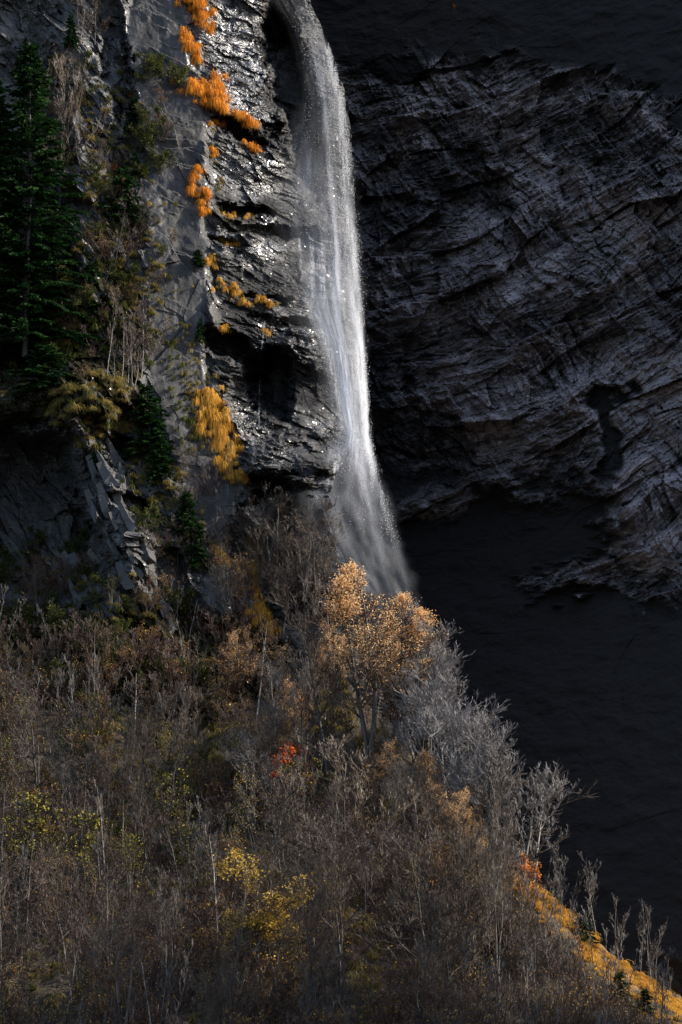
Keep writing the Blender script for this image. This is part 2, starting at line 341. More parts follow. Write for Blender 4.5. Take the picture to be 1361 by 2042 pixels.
glint = np.clip(glint + 0.9*fbm(x/2.2, z/1.6, 163, 4)*sstep(0,30,t), 0, 1)*(1-0.8*sstep(540,620,PX)*(1-sstep(430,560,PY)))
glint_gap = right*(1-glint)*0.95  # shade between the glints, put into the rock colour
wet = wet*(1-0.6*glint_gap)
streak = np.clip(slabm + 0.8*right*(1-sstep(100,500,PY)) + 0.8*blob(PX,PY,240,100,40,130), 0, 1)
me = mk_mesh('cliff', V, grid_faces(*PX.shape), {'wet':wet, 'veg_tone':veg_tone, 'streak':streak, 'slab':np.clip(0.68*slabm+glint_gap,0,1)}, False, M['cliff'])  # slab attribute also carries the painted shade between glints
cliff_o = link('cliff', me, kind='structure', label='wet sunlit schist cliff left of the waterfall')
CLIFF = Sheet(xs, ys, Dl)

# ------------------------------------------------------------------ terrain: the wooded slope
CREST = [(-2000,1150),(0,1325),(250,1370),(380,1395),(470,1330),(560,1310),(640,1330),(700,1365),(800,1480),(860,1560),(900,1610),(960,1665),(1000,1712),(1060,1765),(1110,1800),(1170,1862),(1250,1925),(1361,2000),(1500,2080),(3000,2700)]
def crest(px): return interp(CREST, px)
def DC(px): return interp([(-2000,226),(0,230),(300,233),(500,238),(620,238),(700,232),(900,222),(1100,212),(1361,207),(3000,190)], px)
def slope_D(px, py):
    c = crest(px); d = DC(px); tt = (py-c)/(2250-np.minimum(c, 2100))
    return d + (176-d)*np.clip(tt,0,1.3)
xs = axis(-1800, 2400, -20, 1380, 7, 40); nt = 130
T = np.concatenate([np.linspace(-0.5, -0.02, 22), np.linspace(0, 1.15, nt)])
PX, TT = np.meshgrid(xs, T)
c = crest(PX); PYs = c + np.clip(TT,0,2)*(2250-np.minimum(c,2100))
Ds = DC(PX) + (176-DC(PX))*np.clip(TT,0,2)
P = at(PX, PYs, Ds)
back = np.clip(-TT, 0, 1)
P[...,1] += back*90; P[...,2] -= back*back*90 + back*12
P[...,0] = np.where(back > 0, P[...,0]*(P[...,1]/Ds), P[...,0])
bmp = 1.0*fbm(P[...,0]/5, P[...,1]/5, 171, 5) + 0.3*fbm(P[...,0], P[...,1], 172, 4)
P[...,2] += bmp*sstep(0.0, 0.12, TT)
P[...,2] += 0.5*fbm(P[...,0]/2.0, P[...,1]/3, 173, 4)
gold = sstep(985, 1040, PX)*(1-sstep(0.06, 0.14, TT-0.00008*(PX-1000)))*1.0
me = mk_mesh('hillside', P, grid_faces(*PX.shape), {'veg_tone':gold}, True, M['soil'])
link('hillside', me, kind='structure', label='steep wooded hillside falling to the right below the cliff')
SLOPE_XY = (PX, PYs, P)
# unseen hill added at the right to shade the foot of the slope
sx = np.linspace(30, 260, 70); sy = np.linspace(60, 225, 100); SX, SY = np.meshgrid(sx, sy)
e = 198 + 7*fbm(SX/14, SY*0, 181, 4)
hz = np.minimum(135, np.maximum(SX-36, 0)*2.6)*(1-sstep(e-9, e, SY))*sstep(60, 110, SY) + 2.5*fbm(SX/6, SY/6, 182, 4) - 2
link('shade_hill', mk_mesh('shade_hill', np.stack([SX,SY,hz],-1), grid_faces(*SX.shape), {'veg_tone':np.zeros_like(SX)}, True, M['soil']), kind='structure', label='unseen hill added on the right for shade')
# valley floor
me = mk_mesh('ground', [(-4000,-4000,-1),(4000,-4000,-1),(4000,4000,-1),(-4000,4000,-1)], [[0,1,2,3]], {'veg_tone':[0]*4}, False, M['soil'])
link('ground', me, kind='structure', label='valley floor')

# ------------------------------------------------------------------ growing things
def nrm(a): return a/np.maximum(np.linalg.norm(a, axis=-1, keepdims=True), 1e-9)
def tubes(P, R, k=3):
    """P (M,n,3) polylines, R (M,n) radii -> verts, quad faces"""
    Mn, n, _ = P.shape
    Tn = nrm(np.gradient(P, axis=1)); ref = np.where(np.abs(Tn[...,2:3]) > 0.9, np.array([1.,0,0]), np.array([0,0,1.]))
    A = nrm(np.cross(Tn, ref)); B = np.cross(Tn, A)
    th = np.arange(k)*2*math.pi/k
    V = P[:,:,None,:] + R[:,:,None,None]*(A[:,:,None,:]*np.cos(th)[None,None,:,None] + B[:,:,None,:]*np.sin(th)[None,None,:,None])
    i = (np.arange(Mn)[:,None,None]*n + np.arange(n-1)[None,:,None])*k; j = np.arange(k)[None,None,:]; j2 = (j+1)%k
    Fq = np.stack([i+j, i+j2, i+k+j2, i+k+j], -1).reshape(-1,4)
    return V.reshape(-1,3), Fq
def join(parts):
    Vs, Fs, o = [], [], 0
    for V, Fq in parts:
        Vs.append(V); Fs.append(Fq+o); o += len(V)
    return np.concatenate(Vs), np.concatenate(Fs)
def path(r, P0, d0, L, n, trop, wig, sag=0):
    Mn = len(P0); P = np.zeros((Mn,n,3)); P[:,0] = P0; d = nrm(d0)
    for k in range(1, n):
        d = nrm(d + np.array([0,0,trop]) - np.array([0,0,sag])*k/n + r.normal(0, wig, (Mn,3)))
        P[:,k] = P[:,k-1] + d*(L/(n-1))[:,None]
    return P
def branch(r, P, R, L, per, t0, t1, ang, lr, n, trop, wig, rr=0.5, rmin=0.012, taper=0.35, fall=0.6):
    Mn, npt, _ = P.shape
    idx = np.repeat(np.arange(Mn), per); t = r.uniform(t0, t1, len(idx))
    f = t*(npt-1); i = np.minimum(f.astype(int), npt-2); w = (f-i)[:,None]
    S = P[idx,i]*(1-w) + P[idx,i+1]*w; Tn = nrm(P[idx,i+1]-P[idx,i])
    rad = R[idx,i]*(1-w[:,0]) + R[idx,i+1]*w[:,0]
    q = r.normal(0,1,(len(idx),3)); q[:,2] *= 0.7; N = nrm(q - (q*Tn).sum(1)[:,None]*Tn)
    a = np.radians(r.normal(ang[0], ang[1], len(idx))*(1.25-0.6*t))[:,None]
    Lc = L[idx]*lr*(1-fall*t)*r.uniform(0.55, 1.25, len(idx))
    C = path(r, S, Tn*np.cos(a)+N*np.sin(a), Lc, n, trop, wig)
    r0 = np.maximum(rad*rr*r.uniform(0.7,1,len(idx)), rmin)
    Rc = r0[:,None]*np.linspace(1, taper, n)[None,:]
    return C, np.maximum(Rc, rmin*0.8), Lc
def leaf_quads(r, C, s, aspect=0.7):
    n = len(C); a = nrm(r.normal(0,1,(n,3))); b = nrm(np.cross(a, r.normal(0,1,(n,3))))
    sz = (s*r.uniform(0.6,1.3,n))[:,None]; a = a*sz; b = b*sz*aspect
    V = np.stack([C-a, C+b*0.8, C+a, C-b*0.8], 1).reshape(-1,3)
    return V, np.arange(4*n).reshape(-1,4), np.repeat(r.uniform(0,1,n), 4)

def tree_kind(seed, h=12, stems=1, spread=0.25, tr=0.16, limbs=16, ang=(48,12), l1=0.42, subs=7, twigs=7, fine=0, t0=0.25, trop=0.10, wig=0.16,
              lean=0.05, sublr=0.62, sfall=0.6, bark='bark_grey', twigbark=None, leaves=None, nleaf=0, lsize=0.10, leaftop=0.0, rmin=0.0115, fall=0.5):
    r = np.random.RandomState(seed)
    P0 = np.zeros((stems,3)); 
    if stems > 1: P0[:,:2] = r.normal(0, 0.25, (stems,2))
    d = np.concatenate([r.normal(0, spread if stems > 1 else lean, (stems,2)), np.ones((stems,1))], 1)
    L0 = h*r.uniform(0.75 if stems > 1 else 1, 1.0, stems)
    P0[:,2] -= 0.5
    P = path(r, P0, d, L0, 12, 0.05, 0.055); R = tr*np.linspace(1,0.12,12)[None,:]*np.ones((stems,1))*r.uniform(0.7,1,(stems,1))
    trunk = tubes(P, R, 6)
    n1 = max(2, limbs//stems)
    P1,R1,L1 = branch(r, P, R, L0, n1, t0, 0.97, ang, l1, 7, trop, wig, 0.55, rmin*1.4, fall=fall)
    P2,R2,L2 = branch(r, P1, R1, L1, subs, 0.28, 0.98, (42,13), sublr, 5, trop*1.0, wig*0.9, 0.6, rmin*1.1, fall=sfall)
    P3,R3,L3 = branch(r, P2, R2, L2, twigs, 0.2, 1.0, (38,12), sublr, 4, trop*1.3, wig*0.9, 0.7, rmin, fall=sfall)
    parts = [tubes(P1,R1,4), tubes(P2,R2,3), tubes(P3,R3,3)]; tips = P3
    if fine:
        P4,R4,L4 = branch(r, P3, R3, L3, fine, 0.2, 1.0, (34,12), sublr, 3, trop*1.3, wig*0.9, 0.8, rmin)
        parts.append(tubes(P4,R4,3)); tips = P4
    k = {'parts':[]}
    k['parts'].append(('trunk', mk_mesh('trunk', *trunk, None, True, M[bark])))
    k['parts'].append(('crown', mk_mesh('crown', *join(parts), None, False, M[twigbark or bark])))
    if leaves:
        C = tips[:,1:].reshape(-1,3); 
        if leaftop:
            w = sstep(leaftop*h*0.8, h*0.95, C[:,2]); C = C[r.uniform(0,1,len(C)) < w+0.02]
        C = C[r.randint(0, len(C), nleaf)] + r.normal(0, 0.15, (nleaf,3))
        # leaves survive in patches
        pn = fbm(C[:,0]/0.8+seed, C[:,2]/0.8+C[:,1]/0.9, seed, 3); C = C[pn > -0.3+r.normal(0,0.2,len(C))]
        V, Fq, rn = leaf_quads(r, C, lsize)
        k['parts'].append(('leaves', mk_mesh('leaves', V, Fq, {'rnd':rn}, False, M[leaves])))
    k['h'] = float(max(parts[-1][0][:,2].max(), parts[0][0][:,2].max()))
    return k
def spruce_kind(seed, h=20, w=3.2, whorls=46, per=7, dens=26, ragged=0.25):
    r = np.random.RandomState(seed)
    P = path(r, np.array([[0,0,-0.5]]), np.array([[0.02,0,1.]]), np.array([h]), 14, 0.02, 0.015); R = 0.009*h*np.linspace(1,0.08,14)[None,:]
    zt = np.repeat(np.linspace(0.06, 0.985, whorls), per) + r.normal(0, 0.006, whorls*per); n = len(zt)
    S = np.stack([np.interp(zt*13, np.arange(14), P[0,:,i]) for i in range(3)], 1)
    az = r.uniform(0, 2*math.pi, n); el = np.radians(-8 + 40*zt + r.normal(0, 8, n))
    L = w*(1-zt)**0.75*r.uniform(1-ragged*1.6, 1+ragged, n) + 0.2
    d = np.stack([np.cos(az)*np.cos(el), np.sin(az)*np.cos(el), np.sin(el)], 1)
    B = path(r, S, d, L, 6, 0.0, 0.05, 0.14); RB = 0.03*np.linspace(1,0.3,6)[None,:]*np.ones((n,1))
    # needle sprays along every branch
    m = np.maximum(4, (dens*L/w*1.4).astype(int)); idx = np.repeat(np.arange(n), m); t = r.uniform(0.12,1,len(idx))**0.8
    f = t*5; i = np.minimum(f.astype(int),4); wq = (f-i)[:,None]; C = B[idx,i]*(1-wq)+B[idx,i+1]*wq; Tn = nrm(B[idx,i+1]-B[idx,i])
    side = nrm(np.cross(Tn, [0,0,1.]))*np.sign(r.normal(0,1,len(idx)))[:,None]
    dd = nrm(Tn*0.8 + side*r.uniform(0.2,1.1,len(idx))[:,None] + np.array([0,0,-1.])*r.uniform(0,0.7,len(idx))[:,None] + r.normal(0,.15,(len(idx),3)))
    ll = (0.42*r.uniform(0.5,1.2,len(idx))*min(1, w/3+.35))[:,None]; wd = nrm(np.cross(dd, r.normal(0,1,(len(idx),3))))*ll*0.16
    V = np.stack([C-wd, C+dd*ll*0.55-wd*1.2, C+dd*ll, C+dd*ll*0.55+wd*1.2], 1).reshape(-1,3)
    # colour clumps follow branches
    rn = np.clip(np.repeat(r.uniform(0,1,len(idx))*0.6 + 0.4*r.uniform(0,1,n)[idx], 4), 0, 1)
    k = {'h':h, 'parts':[('trunk', mk_mesh('trunk', *tubes(P,R,6), None, True, M['bark_dark'])),
        ('branches', mk_mesh('branches', *tubes(B,RB,3), None, False, M['bark_dark'])),
        ('crown', mk_mesh('crown', V, np.arange(len(V)).reshape(-1,4), {'rnd':rn}, False, M['needle']))]}
    return k
def plant(kind, name, loc, h, label, cat, group=None, rz=None, tilt=(0,0), wide=1.0):
    o = bpy.data.objects.new(name, None); COL.objects.link(o); o.location = tuple(loc); s = h/kind['h']
    o.scale = (s*wide, s*wide, s); o.rotation_euler = (tilt[0], tilt[1], rs.uniform(0,6.28) if rz is None else rz)
    o.empty_display_size = 0.5
    o['label'] = label; o['category'] = cat
    if group: o['group'] = group
    for pn, me in kind['parts']: link(pn, me, o, kind='stuff' if pn in ('branches','leaves') else None)
    return o

K = {}
K['bareA'] = tree_kind(1, 14, 1, limbs=24, subs=6, twigs=5, fine=4, t0=0.33, tr=0.27, l1=0.36, sublr=0.72, sfall=0.4, wig=0.12, bark='bark_dark', twigbark='bark_brown')
K['round'] = tree_kind(31, 11, 2, 0.10, limbs=30, subs=6, twigs=5, fine=4, t0=0.25, l1=0.42, sublr=0.74, sfall=0.4, ang=(54,12), trop=0.10, wig=0.19, tr=0.2, fall=0.42, rmin=0.012, bark='bark_dark', twigbark='bark_sunlit')
K['antler'] = tree_kind(32, 8, 2, 0.16, limbs=26, subs=5, twigs=5, fine=3, t0=0.2, l1=0.42, sublr=0.74, sfall=0.4, ang=(54,12), trop=0.12, wig=0.19, tr=0.14, fall=0.4, bark='bark_grey', twigbark='bark_sunlit', rmin=0.013)
K['bareB'] = tree_kind(2, 13, 2, 0.12, limbs=24, subs=8, twigs=7, fine=3, t0=0.3, tr=0.17)
K['bareC'] = tree_kind(3, 11, 1, limbs=24, subs=6, twigs=5, fine=4, t0=0.22, l1=0.42, sublr=0.74, sfall=0.4, ang=(58,12), tr=0.2)
K['bareD'] = tree_kind(4, 9, 3, 0.22, limbs=24, subs=5, twigs=5, fine=3, sublr=0.72, sfall=0.4, l1=0.36, t0=0.25, tr=0.11, bark='bark_grey', twigbark='bark_brown')
K['wild'] = tree_kind(5, 9, 1, limbs=22, subs=7, twigs=7, fine=2, t0=0.2, l1=0.6, ang=(55,14), wig=0.22, trop=0.12, tr=0.17, bark='bark_dark', twigbark='bark_brown')
K['dark'] = tree_kind(6, 10, 2, 0.2, limbs=20, subs=7, twigs=6, fine=2, t0=0.2, tr=0.13, bark='bark_dark')
K['sap'] = tree_kind(7, 6, 1, limbs=14, subs=4, twigs=4, t0=0.3, l1=0.3, ang=(30,8), tr=0.06, trop=0.15)
K['sap2'] = tree_kind(8, 6, 4, 0.16, limbs=28, subs=4, twigs=4, t0=0.25, l1=0.3, ang=(30,10), tr=0.05, trop=0.15)
K['birch'] = tree_kind(9, 8, 1, limbs=16, subs=5, twigs=5, t0=0.35, l1=0.25, ang=(35,8), tr=0.085, bark='bark_birch', twigbark='bark_red')
K['redshrub'] = tree_kind(10, 4.5, 7, 0.4, limbs=42, subs=6, twigs=6, t0=0.15, l1=0.4, ang=(35,12), tr=0.045, bark='bark_red')
K['redshrub2'] = tree_kind(11, 5.5, 6, 0.3, limbs=42, subs=6, twigs=6, t0=0.15, l1=0.4, ang=(35,12), tr=0.05, bark='bark_red', leaves='leaf_brown', nleaf=900, lsize=0.07)
K['golden'] = tree_kind(12, 15, 2, 0.06, limbs=34, subs=9, twigs=7, fine=2, t0=0.3, l1=0.34, tr=0.22, bark='bark_dark', twigbark='bark_brown', leaves='leaf_peach', nleaf=8000, lsize=0.06, leaftop=0.45)
K['peach'] = tree_kind(13, 10, 2, 0.15, limbs=26, subs=8, twigs=7, fine=2, t0=0.25, tr=0.12, bark='bark_grey', leaves='leaf_peach', nleaf=5500, lsize=0.06)
K['yellow'] = tree_kind(14, 9, 2, 0.12, limbs=26, subs=7, twigs=6, fine=1, t0=0.3, l1=0.34, ang=(42,10), tr=0.09, bark='bark_birch', twigbark='bark_red', leaves='leaf_yellow', nleaf=6500, lsize=0.065)
K['olive'] = tree_kind(15, 6, 4, 0.25, limbs=36, subs=7, twigs=6, t0=0.2, l1=0.38, tr=0.06, bark='bark_dark', leaves='leaf_olive', nleaf=1900, lsize=0.065)
K['olive2'] = tree_kind(16, 7, 3, 0.25, limbs=30, subs=7, twigs=6, fine=1, t0=0.25, l1=0.36, tr=0.07, bark='bark_dark', leaves='leaf_yellow', nleaf=520, lsize=0.06)
K['rowan'] = tree_kind(17, 4, 4, 0.3, limbs=28, subs=6, twigs=5, t0=0.2, l1=0.4, tr=0.04, bark='bark_red', leaves='leaf_red', nleaf=1600, lsize=0.09)
K['orangelet'] = tree_kind(18, 4.5, 2, 0.2, limbs=20, subs=6, twigs=5, t0=0.25, l1=0.38, tr=0.045, bark='bark_dark', leaves='leaf_orange', nleaf=700, lsize=0.10)
K['spruce'] = spruce_kind(21, 25, 4.0, 64, 9, 90, 0.5)
K['greenbush'] = tree_kind(41, 3, 5, 0.45, limbs=36, subs=6, twigs=5, t0=0.1, l1=0.45, tr=0.035, bark='bark_dark', leaves='leaf_green', nleaf=2600, lsize=0.08)
K['sprucelet'] = spruce_kind(22, 7, 1.7, 26, 7, 50, 0.45)
K['sprucelet2'] = spruce_kind(23, 5, 1.9, 18, 8, 50, 0.55)

# slope ground point under a pixel
from mathutils.bvhtree import BVHTree
gx, gpy, gP = SLOPE_XY
_bv = BVHTree.FromPolygons([tuple(v) for v in gP.reshape(-1,3)], grid_faces(*gx.shape).tolist())
def ground_at(px, py):
    p = at(px, py, slope_D(px, py)); h = _bv.ray_cast(Vector((p[0],p[1],500)), Vector((0,0,-1)))
    return np.array([p[0],p[1], h[0].z if h[0] else p[2]])
def pxm(D): return D/F/math.cos(PITCH)*1.0   # metres per source pixel

# ------------------------------------------------------------------ trees with a look of their own
def tree_px(kind, name, bx, by, topy, label, cat, on='slope', group=None, wide=1.0, tilt=(0,0), rz=None, dd=-0.3):
    if on == 'slope': loc = ground_at(bx, by)
    elif on == 'wall': loc = WALL.P(bx, by, dd)
    else: loc = CLIFF.P(bx, by, dd)
    h = (by-topy)*float(loc[1])/F*1.06
    return plant(K[kind], name, loc, h, label, cat, group, rz, tilt, wide)
tp = tree_px
tp('spruce','spruce_tree',50,700,50,'tall dark green spruce at the left border of the picture against the cliff','spruce','cliff',dd=-3.5,wide=1.15)
tp('spruce','spruce_tree',-15,640,130,'dark spruce half cut by the left border behind the tall one','spruce','cliff',dd=-2)
tp('golden','tree',727,1550,1150,'tall tree with a peach and orange leafy top right under the foot of the waterfall','tree',wide=1.3,rz=0.4)
tp('golden','tree',790,1540,1195,'orange leaved tree just right of the tallest orange topped tree','tree',wide=1.2,rz=2.6)
tp('peach','tree',830,1500,1245,'thin tree with last peach leaves on the skyline between orange tree and wide bare crown','tree')
tp('bareA','tree',655,1565,1185,'tall dark trunked bare tree standing in front and left of the orange topped tree','tree')
tp('round','tree',893,1625,1290,'broad round bare grey tree with two dark stems on the skyline','tree',wide=1.25)
tp('antler','tree',955,1660,1400,'bare pale twigged tree filling the skyline below the broad round tree','tree',wide=1.1)
tp('round','tree',835,1560,1260,'bare grey tree between the orange tree and the broad round bare tree','tree')
tp('antler','tree',1055,1730,1490,'wide bare tree with white lit twigs leaning out over the dark ravine','tree',wide=1.3)
tp('antler','tree',1015,1725,1495,'bare tree standing close left of the white twigged tree by the ravine','tree',wide=1.3,rz=2.0)
tp('round','tree',975,1695,1400,'dense bare grey tree between the broad round tree and the leaning one','tree',wide=1.0,rz=1.0)
tp('bareD','tree',975,1650,1450,'small bare tree filling the gap left of the wide white twigged tree','tree')
tp('bareA','tree',525,1315,955,'slender tall bare tree in front of the golden grass streak at the cliff foot','tree')
tp('bareB','tree',570,1300,1000,'bare grey tree just right of the slender one below the rock ledge','tree',wide=1.15)
tp('bareA','tree',615,1320,1030,'wide bare tree under the water ledge between slender tree and waterfall','tree',wide=1.1)
tp('round','tree',850,1540,1195,'bare twigged round tree rising behind the orange leaved tree','tree',wide=0.9)
tp('wild','tree',655,1350,1090,'bare grey tree touching the left foot of the waterfall','tree')
tp('bareD','tree',545,1180,960,'bare many stemmed tree growing on the dark rock below the ledge','tree','cliff')
tp('bareD','tree',610,1190,1000,'bare many stemmed tree on dark rock beside the falling water','tree','cliff')
tp('birch','birch_tree',358,1400,1180,'white stemmed bare birch standing alone below the cliff rib','birch')
tp('yellow','birch_tree',470,2000,1722,'bright yellow leaved birch low in the picture, the brightest yellow crown','birch',wide=1.45)
tp('olive','tree',60,1790,1590,'yellow speckled small tree near the lower left border','tree',wide=1.2)
tp('olive','tree',150,1800,1620,'yellow speckled small tree just right of the one at the left border','tree',wide=1.1)
tp('dark','tree',1022,1915,1700,'dark twisted bare tree in front of the glowing orange bush','tree')
tp('orangelet','shrub',1040,1800,1712,'glowing orange leaved bush at the top of the golden grass ridge','shrub',wide=1.3)
tp('rowan','shrub',570,1590,1490,'red and orange leaved shrub in the middle of the slope left of the two tall trunks','shrub',wide=1.4)
tp('olive','shrub',600,1640,1530,'olive and yellow shrub below the red leaved shrub','shrub',wide=1.4)
tp('orangelet','tree',62,900,775,'small orange leaved tree clinging to the dark cliff left of the tussocks','tree','cliff',wide=1.1)
tp('bareD','tree',265,775,640,'fan of bare stems rising from the mossy ledge above the hanging conifer','tree','cliff',wide=1.2)
tp('wild','tree',120,430,90,'bare thin tree right beside the tall spruce','tree','cliff',wide=0.6)
tp('wild','tree',355,1130,960,'bare tree on the cliff rib right of the tilted slabs','tree','cliff',wide=0.9)
tp('redshrub','shrub',230,520,400,'purplish bare shrub on the cliff right of the spruce','shrub','cliff',wide=1.3)
tp('redshrub','shrub',300,700,600,'bare purplish shrub above the fan of bare stems','shrub','cliff')
for i, (bx, by, ty, lab) in enumerate([(213,755,590,'leftmost white birch stem of the row on the ledge'),(228,755,640,'second white birch stem in the row on the ledge'),
        (243,758,600,'third white birch stem in the row on the ledge'),(256,760,625,'fourth white birch stem in the row on the ledge'),(280,770,560,'rightmost white birch stem of the row on the ledge')]):
    tp('birch','birch_tree',bx,by,ty,lab,'birch','cliff',group='white birches on the cliff ledge',wide=0.7)
for kind,bx,by,ty,w,lab in [
    ('sprucelet',142,90,25,1.0,'tiny dark conifer high on the cliff right of the spruce top'),
    ('sprucelet2',268,250,190,1.0,'small green conifer on the rib below the wet bright face'),
    ('sprucelet2',245,425,320,1.0,'green conifer with red sprig beside it on the cliff'),
    ('sprucelet',272,350,300,1.0,'smallest of the conifers right above the green one with red sprig'),
    ('sprucelet',178,650,510,1.0,'narrow dark conifer between spruce and white birches'),
    ('sprucelet2',95,765,680,1.9,'low spreading dark conifer bough below the tall spruce'),
    ('sprucelet2',45,700,600,1.6,'dense green conifer at the foot of the tall spruce'),
    ('sprucelet',300,900,760,1.25,'dark hanging conifer on the cliff edge above the slabs'),
    ('sprucelet',318,960,860,1.1,'lower dark conifer hanging under its taller neighbour'),
    ('sprucelet2',375,1050,975,1.0,'green conifer on the rib left of the smooth slab'),
    ('sprucelet2',395,1120,1040,0.9,'green conifer below its neighbour left of the smooth slab'),
    ('sprucelet2',300,1055,1010,0.8,'small green conifer among the tilted slabs'),
    ('sprucelet2',195,915,880,0.9,'small green conifer under the tussock bank'),
    ('sprucelet',398,680,630,0.8,'small conifer above the black hollow by the slab'),
    ('sprucelet2',395,525,495,1.2,'round dark green bush on the smooth slab edge')]:
    tp(kind,'conifer',bx,by,ty,lab,'conifer','cliff',wide=w)
for bx,by,ty,lab in [(982,1950,1870,'green conifer among bare stems low on the slope'),(1240,2005,1930,'green conifer below the golden ridge near the lower right corner'),
                     (1165,1880,1815,'small green conifer on the golden ridge'),(1290,2010,1960,'small green conifer rightmost under the golden ridge')]:
    tp('sprucelet2','conifer',bx,by,ty,lab,'conifer')
tp('rowan','shrub',226,350,325,'tiny red leaved sprig on the cliff','shrub','cliff')
tp('rowan','shrub',262,195,180,'tiny red sprig on the rib near the top','shrub','cliff')
for bx,by,ty,lab in [(1190,1850,1680,'bare pale sapling with upswept twigs on the skyline above the ridge'),(1165,1830,1700,'bare sapling just left of the tallest ridge sapling'),
        (1125,1800,1690,'bare sapling right of the wide white twigged tree'),(1225,1890,1770,'lower bare sapling on the right part of the ridge'),
        (1275,1925,1780,'bare sapling with curved stem near the right border'),(1290,1935,1790,'last tall bare sapling before the right border'),
        (1335,1965,1885,'low bare shrub at the right border above the stones'),(1310,1950,1880,'low bare shrub just left of the one at the right border'),
        (1100,1790,1660,'thin bare sapling in front of the ravine edge')]:
    tp('sap2' if ty % 20 else 'sap','sapling',bx,by,ty,lab,'sapling',wide=1.0)
tp('birch','tree',1190,150,0,'faint pale bare tree high on the shaded wall','tree','wall',wide=0.8)
tp('orangelet','shrub',905,20,5,'tiny orange leaved shrub at the top of the shaded wall','shrub','wall')

for i,(bx,dy,h) in enumerate([(1000,40,150),(1030,70,120),(1065,50,130),(1085,90,150),(1120,60,110),(1150,95,140),(1185,50,120),(1205,90,130),(1240,60,110),(1265,85,100),(1300,50,90),(1325,70,80),(1345,30,90),(1045,120,170),(1110,140,160)]):
    by = float(crest(bx))+dy
    tp('sap2' if i % 3 else 'sap','sapling',bx,by,by-h,'thin bare sapling growing in front of the golden ridge grass','sapling',group='bare saplings before the golden ridge',wide=1.2)
# ------------------------------------------------------------------ trees of the slope that look alike
def zone(px, py):
    a = ['by the left border','below the tilted slabs','over the yellow birch' if py < 1860 else 'beside the yellow birch','under the red leaved shrub','below the orange topped tree','below the broad round tree','by the golden ridge'][int(np.clip((px+20)/165, 0, 6))]
    b = ['uphill','mid slope','low in thicket','in lowest thicket'][int(np.clip((py-1380)/170, 0, 3))]
    return b + ' ' + a
LOOK = {'round':('tree','rounded bare grey tree'),'bareA':('tree','tall bare grey tree'),'bareB':('tree','forked bare grey tree'),'bareC':('tree','broad bare grey tree'),'bareD':('tree','many stemmed grey tree'),
 'wild':('tree','crooked dark trunked tree'),'dark':('tree','dark bare tree'),'sap':('sapling','single stemmed bare sapling'),'sap2':('sapling','clumped bare sapling'),
 'birch':('birch_tree','white stemmed bare birch'),'redshrub':('shrub','purplish brown bare shrub'),'redshrub2':('shrub','brown leaved twiggy shrub'),
 'greenbush':('shrub','low green leaved shrub'),'olive':('shrub','olive leaved shrub'),'olive2':('tree','bare tree with few yellow leaves'),'peach':('tree','thin tree with peach leaves'),'orangelet':('shrub','orange leaved shrub')}
def scatter(kinds, n, x0, x1, f0, f1, hr, seed, avoid=None):
    r = np.random.RandomState(seed)
    for k in range(n):
        px = r.uniform(x0, x1); c = float(crest(px)); py = c + 15 + (2180-c)*r.uniform(f0, f1)
        if px > 985 and py-c < 170 and r.uniform() < 0.93: continue
        if 610 < px < 780 and 1440 < py < 1670 and (hr[1] > 4.6 or r.uniform() < .5): continue
        kd = kinds[r.randint(len(kinds))]; nm, lk = LOOK[kd]
        loc = ground_at(px, py); h = r.uniform(*hr)
        lab = ('low ' if h < hr[0]+(hr[1]-hr[0])*0.33 else ('tall ' if h > hr[0]+(hr[1]-hr[0])*0.67 else 'middling ')) + lk.replace('tall ','') + ' ' + zone(px, py-60)
        plant(K[kd], nm, loc, h, lab, nm.replace('_tree','').replace('_',' '), lk + ' group of the slope', r.uniform(0,6.28), (0,0), r.uniform(0.8,1.25))
scatter(['bareA','bareB','bareC'], 10, 480, 800, 0.12, 0.4, (6,9), 201)
scatter(['bareD','wild','dark'], 12, -420, -60, 0.1, 1.0, (6,10), 232)
scatter(['redshrub','redshrub2'], 30, -420, -60, 0.0, 1.0, (3.5,6), 234)
scatter(['bareD','wild','bareA','dark'], 40, -60, 1120, 0.12, 1.0, (6,10), 202)
scatter(['dark','olive2'], 24, -60, 1000, 0.1, 1.0, (5,8), 203)
scatter(['greenbush'], 18, 120, 560, 0.0, 0.5, (1.2,2.2), 214)
scatter(['redshrub','redshrub2'], 88, -60, 1000, 0.02, 1.0, (3.5,6), 204)
scatter(['sap','sap2'], 70, -40, 1370, 0.04, 1.0, (3.5,7), 205)
scatter(['birch'], 24, -40, 900, 0.05, 1.0, (6,10), 206)
scatter(['bareA','wild'], 16, -40, 980, 0.35, 0.98, (9,12.5), 216)
scatter(['olive','olive2'], 16, -40, 700, 0.05, 0.9, (3.5,6), 207)
scatter(['peach','peach','olive2'], 40, 440, 960, 0.01, 0.33, (3.2,6), 208)
scatter(['orangelet'], 4, 420, 900, 0.1, 0.4, (2,3.2), 218)
scatter(['bareD','sap2'], 26, 780, 1300, 0.03, 0.5, (4,6.5), 209)

